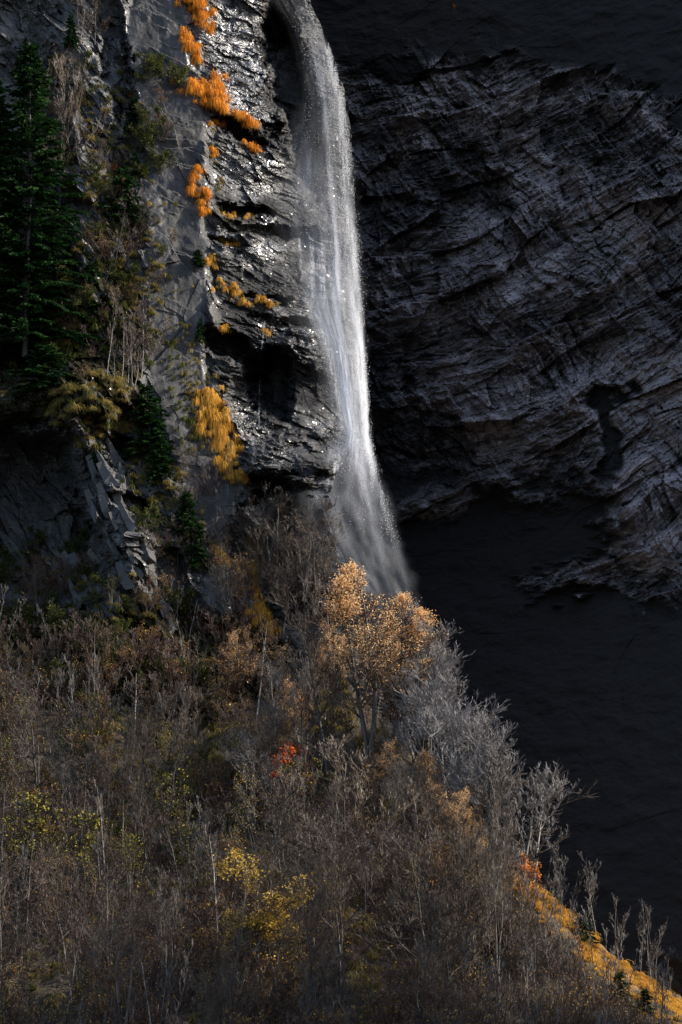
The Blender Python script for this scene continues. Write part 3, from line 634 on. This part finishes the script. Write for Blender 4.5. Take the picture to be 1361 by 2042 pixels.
def cliff_scatter(kinds, n, box, hr, seed, where):
    r = np.random.RandomState(seed)
    for k in range(n):
        px = r.uniform(box[0], box[2]); py = r.uniform(box[1], box[3]); kd = kinds[r.randint(len(kinds))]; nm, lk = LOOK[kd]; h = r.uniform(*hr); f = (py-box[1])/(box[3]-box[1]); g = (px-box[0])/(box[2]-box[0]); big = (h-hr[0])/(hr[1]-hr[0])
        side = ['spruce side','middle','waterfall side'][min(2,int(g*3))]; band = ['highest','upper','lower','lowest'][min(3,int(f*4))]
        plant(K[kd], nm, CLIFF.P(px, py, -0.2), h, ('small ' if big < .33 else 'large ' if big > .67 else 'middling ') + lk + ' ' + where + ', ' + band + ' ' + side, nm.replace('_tree','').replace('_',' '), lk + 's ' + where, r.uniform(0,6.28), (0,0), r.uniform(0.8,1.3))
cliff_scatter(['redshrub','redshrub2','bareD','sap2','redshrub'], 90, (-330,1180,520,1410), (2.0,4.5), 221, 'at the cliff foot')
cliff_scatter(['redshrub','redshrub2','sap'], 34, (80,250,330,700), (1.4,3.2), 222, 'on the upper cliff')
cliff_scatter(['redshrub','sap2','bareD'], 22, (300,900,480,1180), (1.6,3.4), 223, 'left of the smooth slab')
cliff_scatter(['bareA','wild','dark'], 8, (515,1080,675,1270), (5,8), 224, 'below the water ledge')
cliff_scatter(['greenbush','greenbush','redshrub2'], 60, (90,120,350,760), (1.0,2.2), 226, 'on the upper cliff')
cliff_scatter(['greenbush','greenbush','redshrub'], 62, (-250,1050,430,1390), (1.0,2.4), 227, 'under the slabs')
cliff_scatter(['bareD','wild'], 8, (90,60,200,420), (3,6), 225, 'right of the tall spruce')
# dense ground layer of the thicket, one mass
def grassy(px, py): return float(fbm(np.array([px/95+3.1]), np.array([py/70+1.7]), 441, 3)[0]) + (0.25 if 180 < px < 470 and 1380 < py < 1580 else 0)
def twig_mass(name, label, pts, seed, mat, hr=(1.2,3.0), per=16, leafmat=None, nl=0):
    r = np.random.RandomState(seed); n = len(pts); idx = np.repeat(np.arange(n), per)
    d = np.concatenate([r.normal(0,0.45,(len(idx),2)), np.ones((len(idx),1))], 1)
    P0 = pts[idx] + np.concatenate([r.normal(0,0.5,(len(idx),2)), np.zeros((len(idx),1))], 1) - [0,0,0.2]
    L = r.uniform(*hr, len(idx)); P = path(r, P0, d, L, 4, 0.05, 0.22); R = 0.018*np.linspace(1,0.5,4)[None,:]*np.ones((len(idx),1))
    P1,R1,_ = branch(r, P, R, L, 4, 0.3, 1, (40,12), 0.45, 3, 0.05, 0.2, 0.8, 0.011)
    me = mk_mesh(name, *join([tubes(P,R,3), tubes(P1,R1,3)]), None, False, M[mat])
    link(name, me, kind='stuff', label=label)
    return P1[:,-1]
r = np.random.RandomState(301); pts = []
for k in range(1900):
    px = r.uniform(-420, 1330); c = float(crest(px)); py = c+5+(2180-c)*r.uniform(0,1)
    if px > 985 and py-c < 105: continue
    if px < 760 and grassy(px, py) > 0.10: continue
    pts.append(ground_at(px, py))
pts = np.array(pts)
tips = twig_mass('undergrowth', 'tangled brown bare undergrowth covering the wooded slope', pts[:900], 302, 'bark_red')
tips2 = twig_mass('brushwood', 'grey bare brushwood covering the wooded slope', pts[900:], 303, 'bark_brown', (1.5,3))
rr_ = np.random.RandomState(304); C = tips[rr_.randint(0,len(tips),44000)]; pn = fbm(C[:,0]/5, C[:,1]/5, 305, 3); C = C[pn > -0.05 - 0.35*blob(C[:,0],C[:,1],2,212,10,22,0,0.6)]
C2 = tips2[rr_.randint(0,len(tips2),16000)]; C2 = C2[fbm(C2[:,0]/3, C2[:,1]/4, 306, 3) > 0.12]; V, Fq, rn = leaf_quads(rr_, C2, 0.075); link('leaves', mk_mesh('leaves', V, Fq, {'rnd':rn}, False, M['leaf_yellow']), kind='stuff', label='small yellow leaves scattered through the brushwood')
V, Fq, rn = leaf_quads(rr_, C, 0.09); link('leaf_litter', mk_mesh('leaf_litter', V, Fq, {'rnd':rn}, False, M['leaf_brown']), kind='stuff', label='withered brown and yellow leaves clinging to the undergrowth')

# ------------------------------------------------------------------ grass
def blades(r, C, n, size, droop, out=0.6, wid=0.02, dirn=(0,-0.7,0)):
    """n blades around each centre C; droop bends them down"""
    idx = np.repeat(np.arange(len(C)), n); m = len(idx)
    d = nrm(np.stack([r.normal(0,out,m), r.normal(0,out,m), r.uniform(0.3,1.1,m)], 1) + np.array(dirn))
    L = (np.broadcast_to(size, (len(C),))[idx]*r.uniform(0.6,1.2,m))[:,None]
    P0 = C[idx] + r.normal(0,0.06,(m,3))*L
    P1 = P0 + d*L*0.5; P2 = P1 + nrm(d + np.array([0,0,-droop]))*L*0.5; P3 = P2 + nrm(d*0.5 + np.array([0,0,-droop*1.6]))*L*0.4
    w = nrm(np.cross(d, r.normal(0,1,(m,3))))*wid
    V = np.stack([P0-w,P0+w,P1-w*.9,P1+w*.9,P2-w*.7,P2+w*.7,P3], 1).reshape(-1,3)
    b = np.arange(m)[:,None]*7
    Fc = np.concatenate([b+np.array([[0,1,3,2]]), b+np.array([[2,3,5,4]]), b+np.array([[4,5,6,6]])], 0)
    Fq = Fc[:2*m]; Ft = Fc[2*m:,:3]
    F3 = np.concatenate([Fq[:,[0,1,2]], Fq[:,[0,2,3]], Ft])
    rn = np.repeat(np.clip(r.uniform(0,1,len(C))[idx]*0.5 + r.uniform(0,0.5,m), 0, 1), 7)
    return V, F3, rn
tuss = []
for s in range(4):
    r = np.random.RandomState(400+s); V, F3, rn = blades(r, np.zeros((1,3)), 130, 1.0, 1.1, 0.7, 0.022)
    tuss.append(mk_mesh('grass_tussock', V, F3, {'rnd':rn}, False, M['grass_olive']))
def tussocks(regions, seed, label, group):
    r = np.random.RandomState(seed); done = []
    for (cx,cy,rx,ry,n,s0,s1) in regions:
        for k in range(n):
            a = r.uniform(0,6.28); q = math.sqrt(r.uniform(0,1)); px = cx+rx*q*math.cos(a); py = cy+ry*q*math.sin(a)
            if any(abs(px-a_)+abs(py-b_) < 11 for a_, b_ in done): continue
            done.append((px,py)); p = CLIFF.P(px, py, -0.15); s = r.uniform(s0,s1)
            o = link('grass_tussock', tuss[r.randint(4)], label=label, category='grass tussock', group=group); o.location = tuple(p)
            o.scale = (s,s,s); o.rotation_euler = (r.uniform(-.2,.2),0,r.uniform(-0.6,0.6))
tussocks([(190,815,90,78,74,0.55,0.95),(110,660,60,40,18,0.5,0.9)], 411, 'olive grass tussock on the bulging bank above the dark hollow', 'tussocks on the bulging bank')
tussocks([(230,260,60,120,30,0.35,0.7),(200,450,60,120,34,0.4,0.75),(290,560,30,130,30,0.35,0.7)], 412, 'small dry grass tussock on the upper cliff between spruce and smooth slabs', 'tussocks on the upper cliff')
tussocks([(300,950,45,90,32,0.4,0.8),(350,1020,35,110,26,0.4,0.7),(240,1190,100,60,22,0.4,0.8)], 413, 'dry grass tussock on the rib among tilted slabs and conifers', 'tussocks on the cliff rib')
# tussocks on the slope, in mid picture
r = np.random.RandomState(414)
for k in range(60):
    px = 270+r.normal(0,60); py = 1470+r.normal(0,60); p = ground_at(px,py); s = r.uniform(0.5,0.95)
    o = link('grass_tussock', tuss[r.randint(4)], label='dry grass tussock on the open patch of the slope left of the two tall trunks', category='grass tussock', group='tussocks on the open slope patch')
    o.location = tuple(p); o.scale = (s,s,s)
r = np.random.RandomState(442); C = []
for k in range(2600):
    px = r.uniform(-400, 760); c = float(crest(px)); py = c + (2180-c)*r.uniform(0,1)**1.2
    if grassy(px, py) > 0.07: C.append(ground_at(px, py))
V, F3, rn = blades(r, np.array(C), 30, r.uniform(0.5,1.1,len(C)), 1.2, 0.55, 0.024)
link('grass', mk_mesh('grass', V, F3, {'rnd':rn}, False, M['grass_olive']), kind='stuff', label='olive and straw coloured grass in the openings of the wooded slope')
def grass_patch(name, label, regions, seed, mat, size=(0.5,0.9), n=34, wid=0.02, kind='stuff'):
    r = np.random.RandomState(seed); C = []; S = []
    for (x0,y0,x1,y1,w,m) in regions:   # strips along a line
        tt = r.uniform(0,1,m); px = x0+(x1-x0)*tt + r.normal(0,w,m); py = y0+(y1-y0)*tt + r.normal(0,w*0.6,m)
        keep = fbm(px/11, py/11, seed, 4) > -0.12; px = px[keep]; py = py[keep]
        C.append(CLIFF.P(px, py, -0.12)); S.append(r.uniform(size[0]*0.5, size[1]*1.15, len(px)))
    C = np.concatenate(C); V, F3, rn = blades(r, C, n, np.concatenate(S)*1.15, 2.3, 0.45, wid)
    link(name, mk_mesh(name, V, F3, {'rnd':rn}, False, M[mat]), kind='stuff', label=label)
GO = 'grass_orange'
grass_patch('grass','bright orange hanging grass at the very top of the cliff arris',[(378,-10,405,45,13,90),(398,30,420,58,7,30)],421,GO)
grass_patch('grass','orange grass strip below the topmost clump',[(362,62,392,108,6,50),(385,105,400,130,3,8)],422,GO)
grass_patch('grass','largest upper patch of orange grass beside the bright wet rock',[(378,165,430,200,14,110),(425,150,440,190,6,26),(400,200,455,222,7,36),(470,228,500,250,6,30)],423,GO)
grass_patch('grass','small orange grass tufts on the rim of the black cleft',[(498,285,515,305,6,24),(418,240,450,250,6,14),(420,300,435,312,6,14)],424,GO,(0.35,0.6))
grass_patch('grass','orange grass strip running down the arris in the upper cliff',[(395,325,392,360,4,16),(375,370,395,400,4,18),(400,395,415,430,6,44),(408,375,416,395,5,14)],425,GO,(0.4,0.7))
grass_patch('grass','orange grass tufts scattered over the rough wet face',[(440,430,500,432,4,22),(450,480,480,490,5,10),(415,495,425,540,6,40),(430,560,440,580,6,16),(462,570,490,610,7,46),(510,590,550,610,6,34),(440,475,470,485,4,10),(525,660,540,668,3,10),(440,650,455,660,4,8)],426,'grass_gold',(0.3,0.6))
grass_patch('grass','big golden grass patch hanging down the arris in the middle of the cliff',[(412,780,440,850,12,150),(425,840,460,900,15,150),(440,900,472,960,9,80),(395,855,425,865,6,26),(480,945,488,960,4,12)],427,'grass_gold',(0.5,0.85))
grass_patch('grass','golden grass streak on the lower slab edge',[(430,1095,465,1130,4,40),(500,1060,512,1120,5,40),(505,1120,520,1230,7,90),(500,1210,545,1260,8,60)],428,'grass_gold',(0.4,0.8))
grass_patch('grass','thin brown grass on the ledges of the left cliff',[(260,150,330,600,18,70),(330,560,420,800,22,70),(370,740,400,900,12,60),(330,900,420,1150,22,80),(150,150,240,500,30,90),(420,200,440,420,5,30)],429,'grass_olive',(0.25,0.5),26)
grass_patch('moss','green and brown moss and ferns covering the rock between spruce and slabs',[(20,690,200,700,22,110),(110,600,270,700,36,130),(40,1200,420,1330,45,240),(-200,1200,60,1300,40,90),(150,780,230,860,40,60),(270,900,330,1100,20,80),(210,150,270,620,24,130),(300,640,400,900,20,60),(100,200,160,500,30,60)],430,'moss',(0.3,0.6),26)
# ridge grass
r = np.random.RandomState(431); C = []
for k in range(2600):
    px = r.uniform(1000,1375); c = float(crest(px)); dy = abs(r.normal(0,1))*27 - 2
    if fbm(np.array([px/16]), np.array([dy/14]), 432, 3)[0] < -0.12: continue
    C.append(ground_at(px, c + dy))
V, F3, rn = blades(r, np.array(C), 16, r.uniform(0.2,0.75,len(C)), 1.0, 0.6, 0.02)
link('grass', mk_mesh('grass', V, F3, {'rnd':rn}, False, M['grass_gold']), kind='stuff', label='golden dry grass on the ridge in the lower right corner')

# ------------------------------------------------------------------ tilted rock slabs on the cliff rib, stones
def rock_mesh(r, lx, ly, lz, name='rock_slab'):
    V = np.array([(x,y,z) for x in (-1,1) for y in (-1,1) for z in (-1,-0.2,1)], float)
    V = V*[lx,ly,lz] + r.normal(0,1,(12,3))*[lx*0.22,ly*0.22,lz*0.10]
    V[[2,5,8,11]] *= [0.6,0.6,1]
    Fq = []
    id_ = lambda a,b,c: a*6+b*3+c
    for c_ in (0,1):
        Fq += [[id_(0,0,c_),id_(1,0,c_),id_(1,0,c_+1),id_(0,0,c_+1)],[id_(1,0,c_),id_(1,1,c_),id_(1,1,c_+1),id_(1,0,c_+1)],
               [id_(1,1,c_),id_(0,1,c_),id_(0,1,c_+1),id_(1,1,c_+1)],[id_(0,1,c_),id_(0,0,c_),id_(0,0,c_+1),id_(0,1,c_+1)]]
    Fq += [[id_(0,0,2),id_(1,0,2),id_(1,1,2),id_(0,1,2)],[id_(0,1,0),id_(1,1,0),id_(1,0,0),id_(0,0,0)]]
    n = len(V)
    return mk_mesh(name, V, Fq, {'wet':[0.3]*n,'veg_tone':[0.05]*n,'streak':[0]*n,'slab':[1.0 if name == 'stone' else 0.3]*n}, False, M['slab'])
r = np.random.RandomState(501); slabs = [rock_mesh(r, 0.32*r.uniform(.7,1.3), 0.45, 1.1*r.uniform(.8,1.3)) for k in range(6)]
spots = [(182,1000),(190,1020),(200,1045),(210,1010),(214,1065),(205,985),(196,1080),(222,1090),(226,1040),(175,965),(188,945),(215,950),(232,985),(140,1125),(150,1150),(160,1135),(172,1160),(190,1115),(182,1140),
         (240,1120),(250,1150),(262,1110),(268,1075),(255,1035),(275,1140),(290,1100),(205,920),(225,905),(240,935),(300,1150),(310,1180),(325,1210),(150,1180),(120,1160),(340,1240),(310,1290),(355,1330),(370,1390),(200,1180),(235,1190)]
for i,(px,py) in enumerate(spots):
    o = link('rock_slab', slabs[r.randint(6)], cliff_o); o.location = tuple(CLIFF.P(px,py,-0.15)); s = r.uniform(0.6,1.25)
    o.scale = (s,s,s); o.rotation_euler = (r.uniform(-.25,.1), -math.radians(r.uniform(18,38)), r.uniform(-.5,.5))
blocks = [rock_mesh(r, 0.9, 0.6, 0.28) for k in range(3)]
for (px,py,s,a) in [(265,1068,0.9,8),(250,892,1.0,2),(245,905,0.9,2),(255,1010,0.9,14),(545,930,0.7,0)]:
    o = link('rock_block', blocks[r.randint(3)], cliff_o); o.location = tuple(CLIFF.P(px,py,-0.6)); o.scale = (s,s,s); o.rotation_euler = (0.1,math.radians(a),0.2)
import bmesh
def stone_mesh(r):
    bm = bmesh.new(); bmesh.ops.create_icosphere(bm, subdivisions=2, radius=0.55)
    nv = [Vector(r.normal(0,1,3)).normalized() for _ in range(9)]
    for v in bm.verts:
        for q in nv:
            d_ = v.co.dot(q) - 0.36
            if d_ > 0: v.co -= q*d_
        v.co.z *= 0.6
    V_ = [tuple(v.co) for v in bm.verts]; F_ = [[v.index for v in f.verts] for f in bm.faces]; bm.free()
    return mk_mesh('stone', V_, F_, {'wet':[0.2]*len(V_),'veg_tone':[0.1]*len(V_),'streak':[0]*len(V_),'slab':[0.6]*len(V_)}, False, M['slab'])
stone_m = [stone_mesh(r) for k in range(3)]
for i,(px,py,s,lab) in enumerate([(1318,1948,1.1,'grey stone at the right border beyond the ridge'),(1340,1942,1.3,'largest grey stone at the right border beyond the ridge'),(1356,1950,1.0,'rightmost grey stone beyond the ridge')]):
    p = ground_at(px, float(crest(px))+2); o = link('stone', stone_m[i], label=lab, category='stone'); o.location = tuple(p); o.scale=(s,s,s); o.rotation_euler=(0,0,i)

# ------------------------------------------------------------------ water
def water_mat(name, col=(0.80,0.83,0.90), amax=0.9, fine=True):
    m = NT(name); d = m.attr('dens')
    st = m.noise(m.pos((3.2,1.5,0.22)), 1.0, 6, 0.65, 0.3); sp = m.noise(m.pos((1,1,0.6)), 9.0, 3, 0.8)
    k = m.math('MULTIPLY', m.mapr(st, 0.3, 0.7, 0.35, 1.5), m.mapr(sp, 0.35, 0.65, 0.72, 1.25))
    if name == 'spray': k = m.mapr(m.noise(m.pos((0.5,0.5,0.25)), 1.0, 4, 0.6), 0.3, 0.7, 0.6, 1.4)
    a = m.math('MINIMUM', m.math('MULTIPLY', d, k), amax)
    df = m.n('ShaderNodeBsdfDiffuse'); tl = m.n('ShaderNodeBsdfTranslucent'); mx = m.n('ShaderNodeMixShader'); mx.inputs[0].default_value = 0.5
    for q in (df, tl): q.inputs[0].default_value = (*col,1)
    m.l(df.outputs[0], mx.inputs[1]); m.l(tl.outputs[0], mx.inputs[2])
    tr = m.n('ShaderNodeBsdfTransparent'); m2 = m.n('ShaderNodeMixShader'); m.l(a, m2.inputs[0]); m.l(tr.outputs[0], m2.inputs[1]); m.l(mx.outputs[0], m2.inputs[2])
    m.l(m2.outputs[0], m.out.inputs[0]); return m.m
M['water'] = water_mat('falling_water'); M['mist'] = water_mat('spray', amax=0.35)
LE = [(-60,548),(0,560),(50,588),(100,606),(200,618),(250,606),(300,590),(400,584),(500,594),(560,592),(600,600),(650,622),(700,642),(760,655),(800,662),(860,676),(900,664),(960,642),(1000,640),(1060,655),(1120,676),(1200,722),(1300,760)]
RE = [(-60,585),(0,612),(50,636),(100,660),(200,687),(300,697),(400,706),(500,713),(600,721),(700,729),(800,734),(860,737),(900,744),(960,758),(1020,778),(1100,803),(1180,826),(1300,850)]
strandA = [(-60,570),(0,590),(60,618),(100,628),(200,648),(300,655),(400,664),(500,671),(600,671),(700,681),(800,692),(870,702),(950,720),(1100,760),(1300,800)]
strandB = [(-60,580),(0,600),(60,632),(120,655),(200,675),(300,686),(400,696),(500,706),(600,712),(700,719),(800,726),(900,734),(960,750),(1100,795),(1300,840)]
def fall_D(y): return 240 + 0.016*(1000-y) + 0.030*(interp(LE,y)*.5+interp(RE,y)*.5-interp(ARR,y)) - 3.2 - 1.5*sstep(850,1000,y)
def veil(name, parent):
    ys_ = np.arange(-60, 1290, 5.0); us = np.linspace(-0.5, 1.4, 70); U, Yv = np.meshgrid(us, ys_); le = interp(LE, Yv); re = interp(RE, Yv)
    X = le+(re-le)*U - 14*sstep(850,1000,Yv)*(U < 0.2)*0.5; D = fall_D(Yv) + 0.012*(X-(le+re)/2) - 2.6 + 0.5*fbm(U*3, Yv/90, 671, 3)
    prof = sstep(-0.5,0.3,U)*(1-sstep(0.8,1.14,U+0.08*fbm(Yv/25,U*2,674,3))); n = fbm(U*4+5, Yv/80, 672, 4)
    d = prof*(0.05+0.035*sstep(300,600,Yv)+0.10*sstep(830,960,Yv))*np.clip(1+1.1*n,0.1,2)*(1-sstep(1130,1285,Yv)) + 0.10*blob(X,Yv,612,350,26,62,0,0.95)
    link(name, mk_mesh(name, at(X,Yv,D), grid_faces(*X.shape), {'dens':np.clip(d,0,0.4)}, True, M['mist']), parent)
def curtain(layer, dD, seed, mul, name, mat, parent):
    ys_ = np.arange(-60, 1260, 3.0); us = np.linspace(-0.15, 1.12, 110)
    U, Yv = np.meshgrid(us, ys_); le = interp(LE, Yv); re = interp(RE, Yv); X = le + (re-le)*U
    D = fall_D(Yv) + 0.012*(X-(le+re)/2) + dD - 1.2*np.sin(np.clip(U,0,1)*3.14) + 0.35*fbm(U*6, Yv/120, seed, 3)
    edgeL = sstep(-0.12, 0.35, U); edgeR = 1-sstep(0.93, 1.04, U + 0.03*fbm(Yv/12, U*0, seed+9, 3))
    sA = np.exp(-((X-interp(strandA,Yv))/ (5+4*sstep(500,800,Yv)))**2); sB = np.exp(-((X-interp(strandB,Yv))/(6+1*sstep(400,700,Yv)))**2)
    body = (0.10 - 0.08*(1-sstep(0.35,0.55,U))*(1-sstep(520,620,Yv))) + 0.16*sstep(350,700,Yv)*(1-sstep(830,960,Yv)) + 0.12*np.exp(-((Yv-930)/60.)**2)*sstep(.2,.5,U) - 0.04*sstep(980,1080,Yv)
    st1 = fbm(U*7, Yv/260, seed+1, 3); st2 = fbm(U*22, Yv/70, seed+2, 4)
    grow = sstep(20,160,Yv)
    d = body*(1+0.8*st1+0.7*st2) + sA*(0.30*grow+0.30*sstep(420,600,Yv)*(1-sstep(850,920,Yv)))*(1+0.7*st2) + sB*(0.22*grow+0.10*sstep(500,650,Yv))*(1-0.6*sstep(880,960,Yv))*(1+0.6*st2)
    d = d + 0.22*blob(X,Yv,606,345,18,50,0,0.9) + 0.18*sstep(560,640,Yv)*(1-sstep(640,760,Yv))*(1-sstep(0.3,0.5,U))
    d = d*(1-0.45*sstep(870,960,Yv))*(1-0.65*(1-grow))*(0.5+0.5*sstep(300,560,Yv)) * (1-sstep(1000,1225,Yv)) * (1-0.35*sstep(900,1000,Yv))  # also thinned at the foot so the water looks shaded there
    d = np.clip(d*edgeL*edgeR*mul, 0, 1)
    link(name, mk_mesh(name, at(X,Yv,D), grid_faces(*X.shape), {'dens':d}, True, M[mat]), parent)
    return None
fall = bpy.data.objects.new('waterfall', None); COL.objects.link(fall); fall.location = tuple(at(730,1200,250))
bpy.context.view_layer.update()
fall['label'] = 'tall white waterfall dropping past the cliff into the dark ravine'; fall['category'] = 'waterfall'
def reparent_clean(): 
    inv = fall.matrix_world.inverted()
    for ch in fall.children: ch.matrix_parent_inverse = inv
curtain(0, 1.2, 601, 0.75, 'water_curtain', 'water', fall)
curtain(1, 0.0, 611, 0.75, 'water_curtain', 'water', fall)
curtain(2, -1.0, 621, 0.6, 'water_curtain', 'water', fall)
veil('spray_veil', fall)
# drops flung out of the fall
r = np.random.RandomState(640); n = 42000
yv = r.uniform(-20,1150,n); u = np.where(r.uniform(0,1,n) < 0.45, r.normal(0.91,0.07,n), r.uniform(-0.1,1.02,n)); le = interp(LE,yv); re = interp(RE,yv); X = le+(re-le)*u
near = (fbm(X/7, yv/40, 641, 3) > -0.1) & (r.uniform(0,1,n) < (1-sstep(880,1120,yv))*(0.15+0.85*sstep(-20,140,yv))*(0.35+0.65*sstep(0.3,0.7,u))); X = X[near]; yv = yv[near]; n = len(X)
C = at(X, yv, fall_D(yv) - 1.0 - r.uniform(0,2.2,n)); s = (0.0098*r.uniform(0.5,1.5,n))[:,None,None]
T4 = np.array([[1,1,1.6],[-1,-1,1.6],[-1,1,-1.6],[1,-1,-1.6]])
V = (C[:,None,:] + T4[None]*s).reshape(-1,3); b = np.arange(n)[:,None]*4
Ft = np.concatenate([b+np.array([[0,1,2]]), b+np.array([[0,3,1]]), b+np.array([[0,2,3]]), b+np.array([[1,3,2]])])
m = NT('water_drops'); bs = m.n('ShaderNodeBsdfPrincipled'); bs.inputs['Base Color'].default_value = (0.6,0.62,0.65,1); bs.inputs['Roughness'].default_value = 0.6; m.l(bs.outputs[0], m.out.inputs[0]); M['drops'] = m.m
link('water_drops', mk_mesh('water_drops', V, Ft, None, False, M['drops']), fall, kind='stuff')
# side rills over the ledges
def rill(pts, w, dens, seed, dd=-0.35):
    pts = np.array(pts, float); tt = np.linspace(0,1,max(8,int(abs(pts[-1,1]-pts[0,1])+abs(pts[-1,0]-pts[0,0]))//2)); k = np.linspace(0,1,len(pts))
    cx = np.interp(tt,k,pts[:,0]); cy = np.interp(tt,k,pts[:,1]); U = np.linspace(-1,1,12); X = cx[:,None]+U[None]*w; Y = cy[:,None]+0*X
    D = CLIFF.D(X, Y)+dd
    D = np.minimum(D, np.median(D,axis=1,keepdims=True)+0.4)
    d = dens*(1-np.abs(U[None])**1.5)*np.clip(0.6+1.2*fbm(X/2.5,Y/14,seed,3),0,1)*(np.sin(np.pi*np.clip(tt,0,1))**0.4)[:,None]
    link('water_rill', mk_mesh('water_rill', at(X,Y,D), grid_faces(*X.shape), {'dens':d}, True, M['water']), fall)
rill([(612,462),(620,478),(652,490)], 3.5, 1.3, 651); rill([(622,475),(624,600)], 6, 0.8, 652); rill([(642,485),(646,620)], 8, 0.8, 653); rill([(634,480),(636,560)],5,0.5,654)
rill([(590,430),(600,500),(602,560)], 4, 0.4, 655); rill([(600,585),(640,640),(660,720),(676,800),(684,860)], 6, 0.8, 656)
rill([(505,862),(560,858),(640,862),(676,872)], 4, 0.5, 657); rill([(676,870),(672,930),(650,980)], 9, 0.5, 658); rill([(656,872),(660,905)], 5, 0.5, 659)
rill([(505,868),(503,925)], 9, 0.3, 660); rill([(528,640),(520,720),(516,860)], 2.5, 0.6, 661); rill([(625,975),(655,1040),(680,1120)], 2.5, 0.6, 662)
reparent_clean()
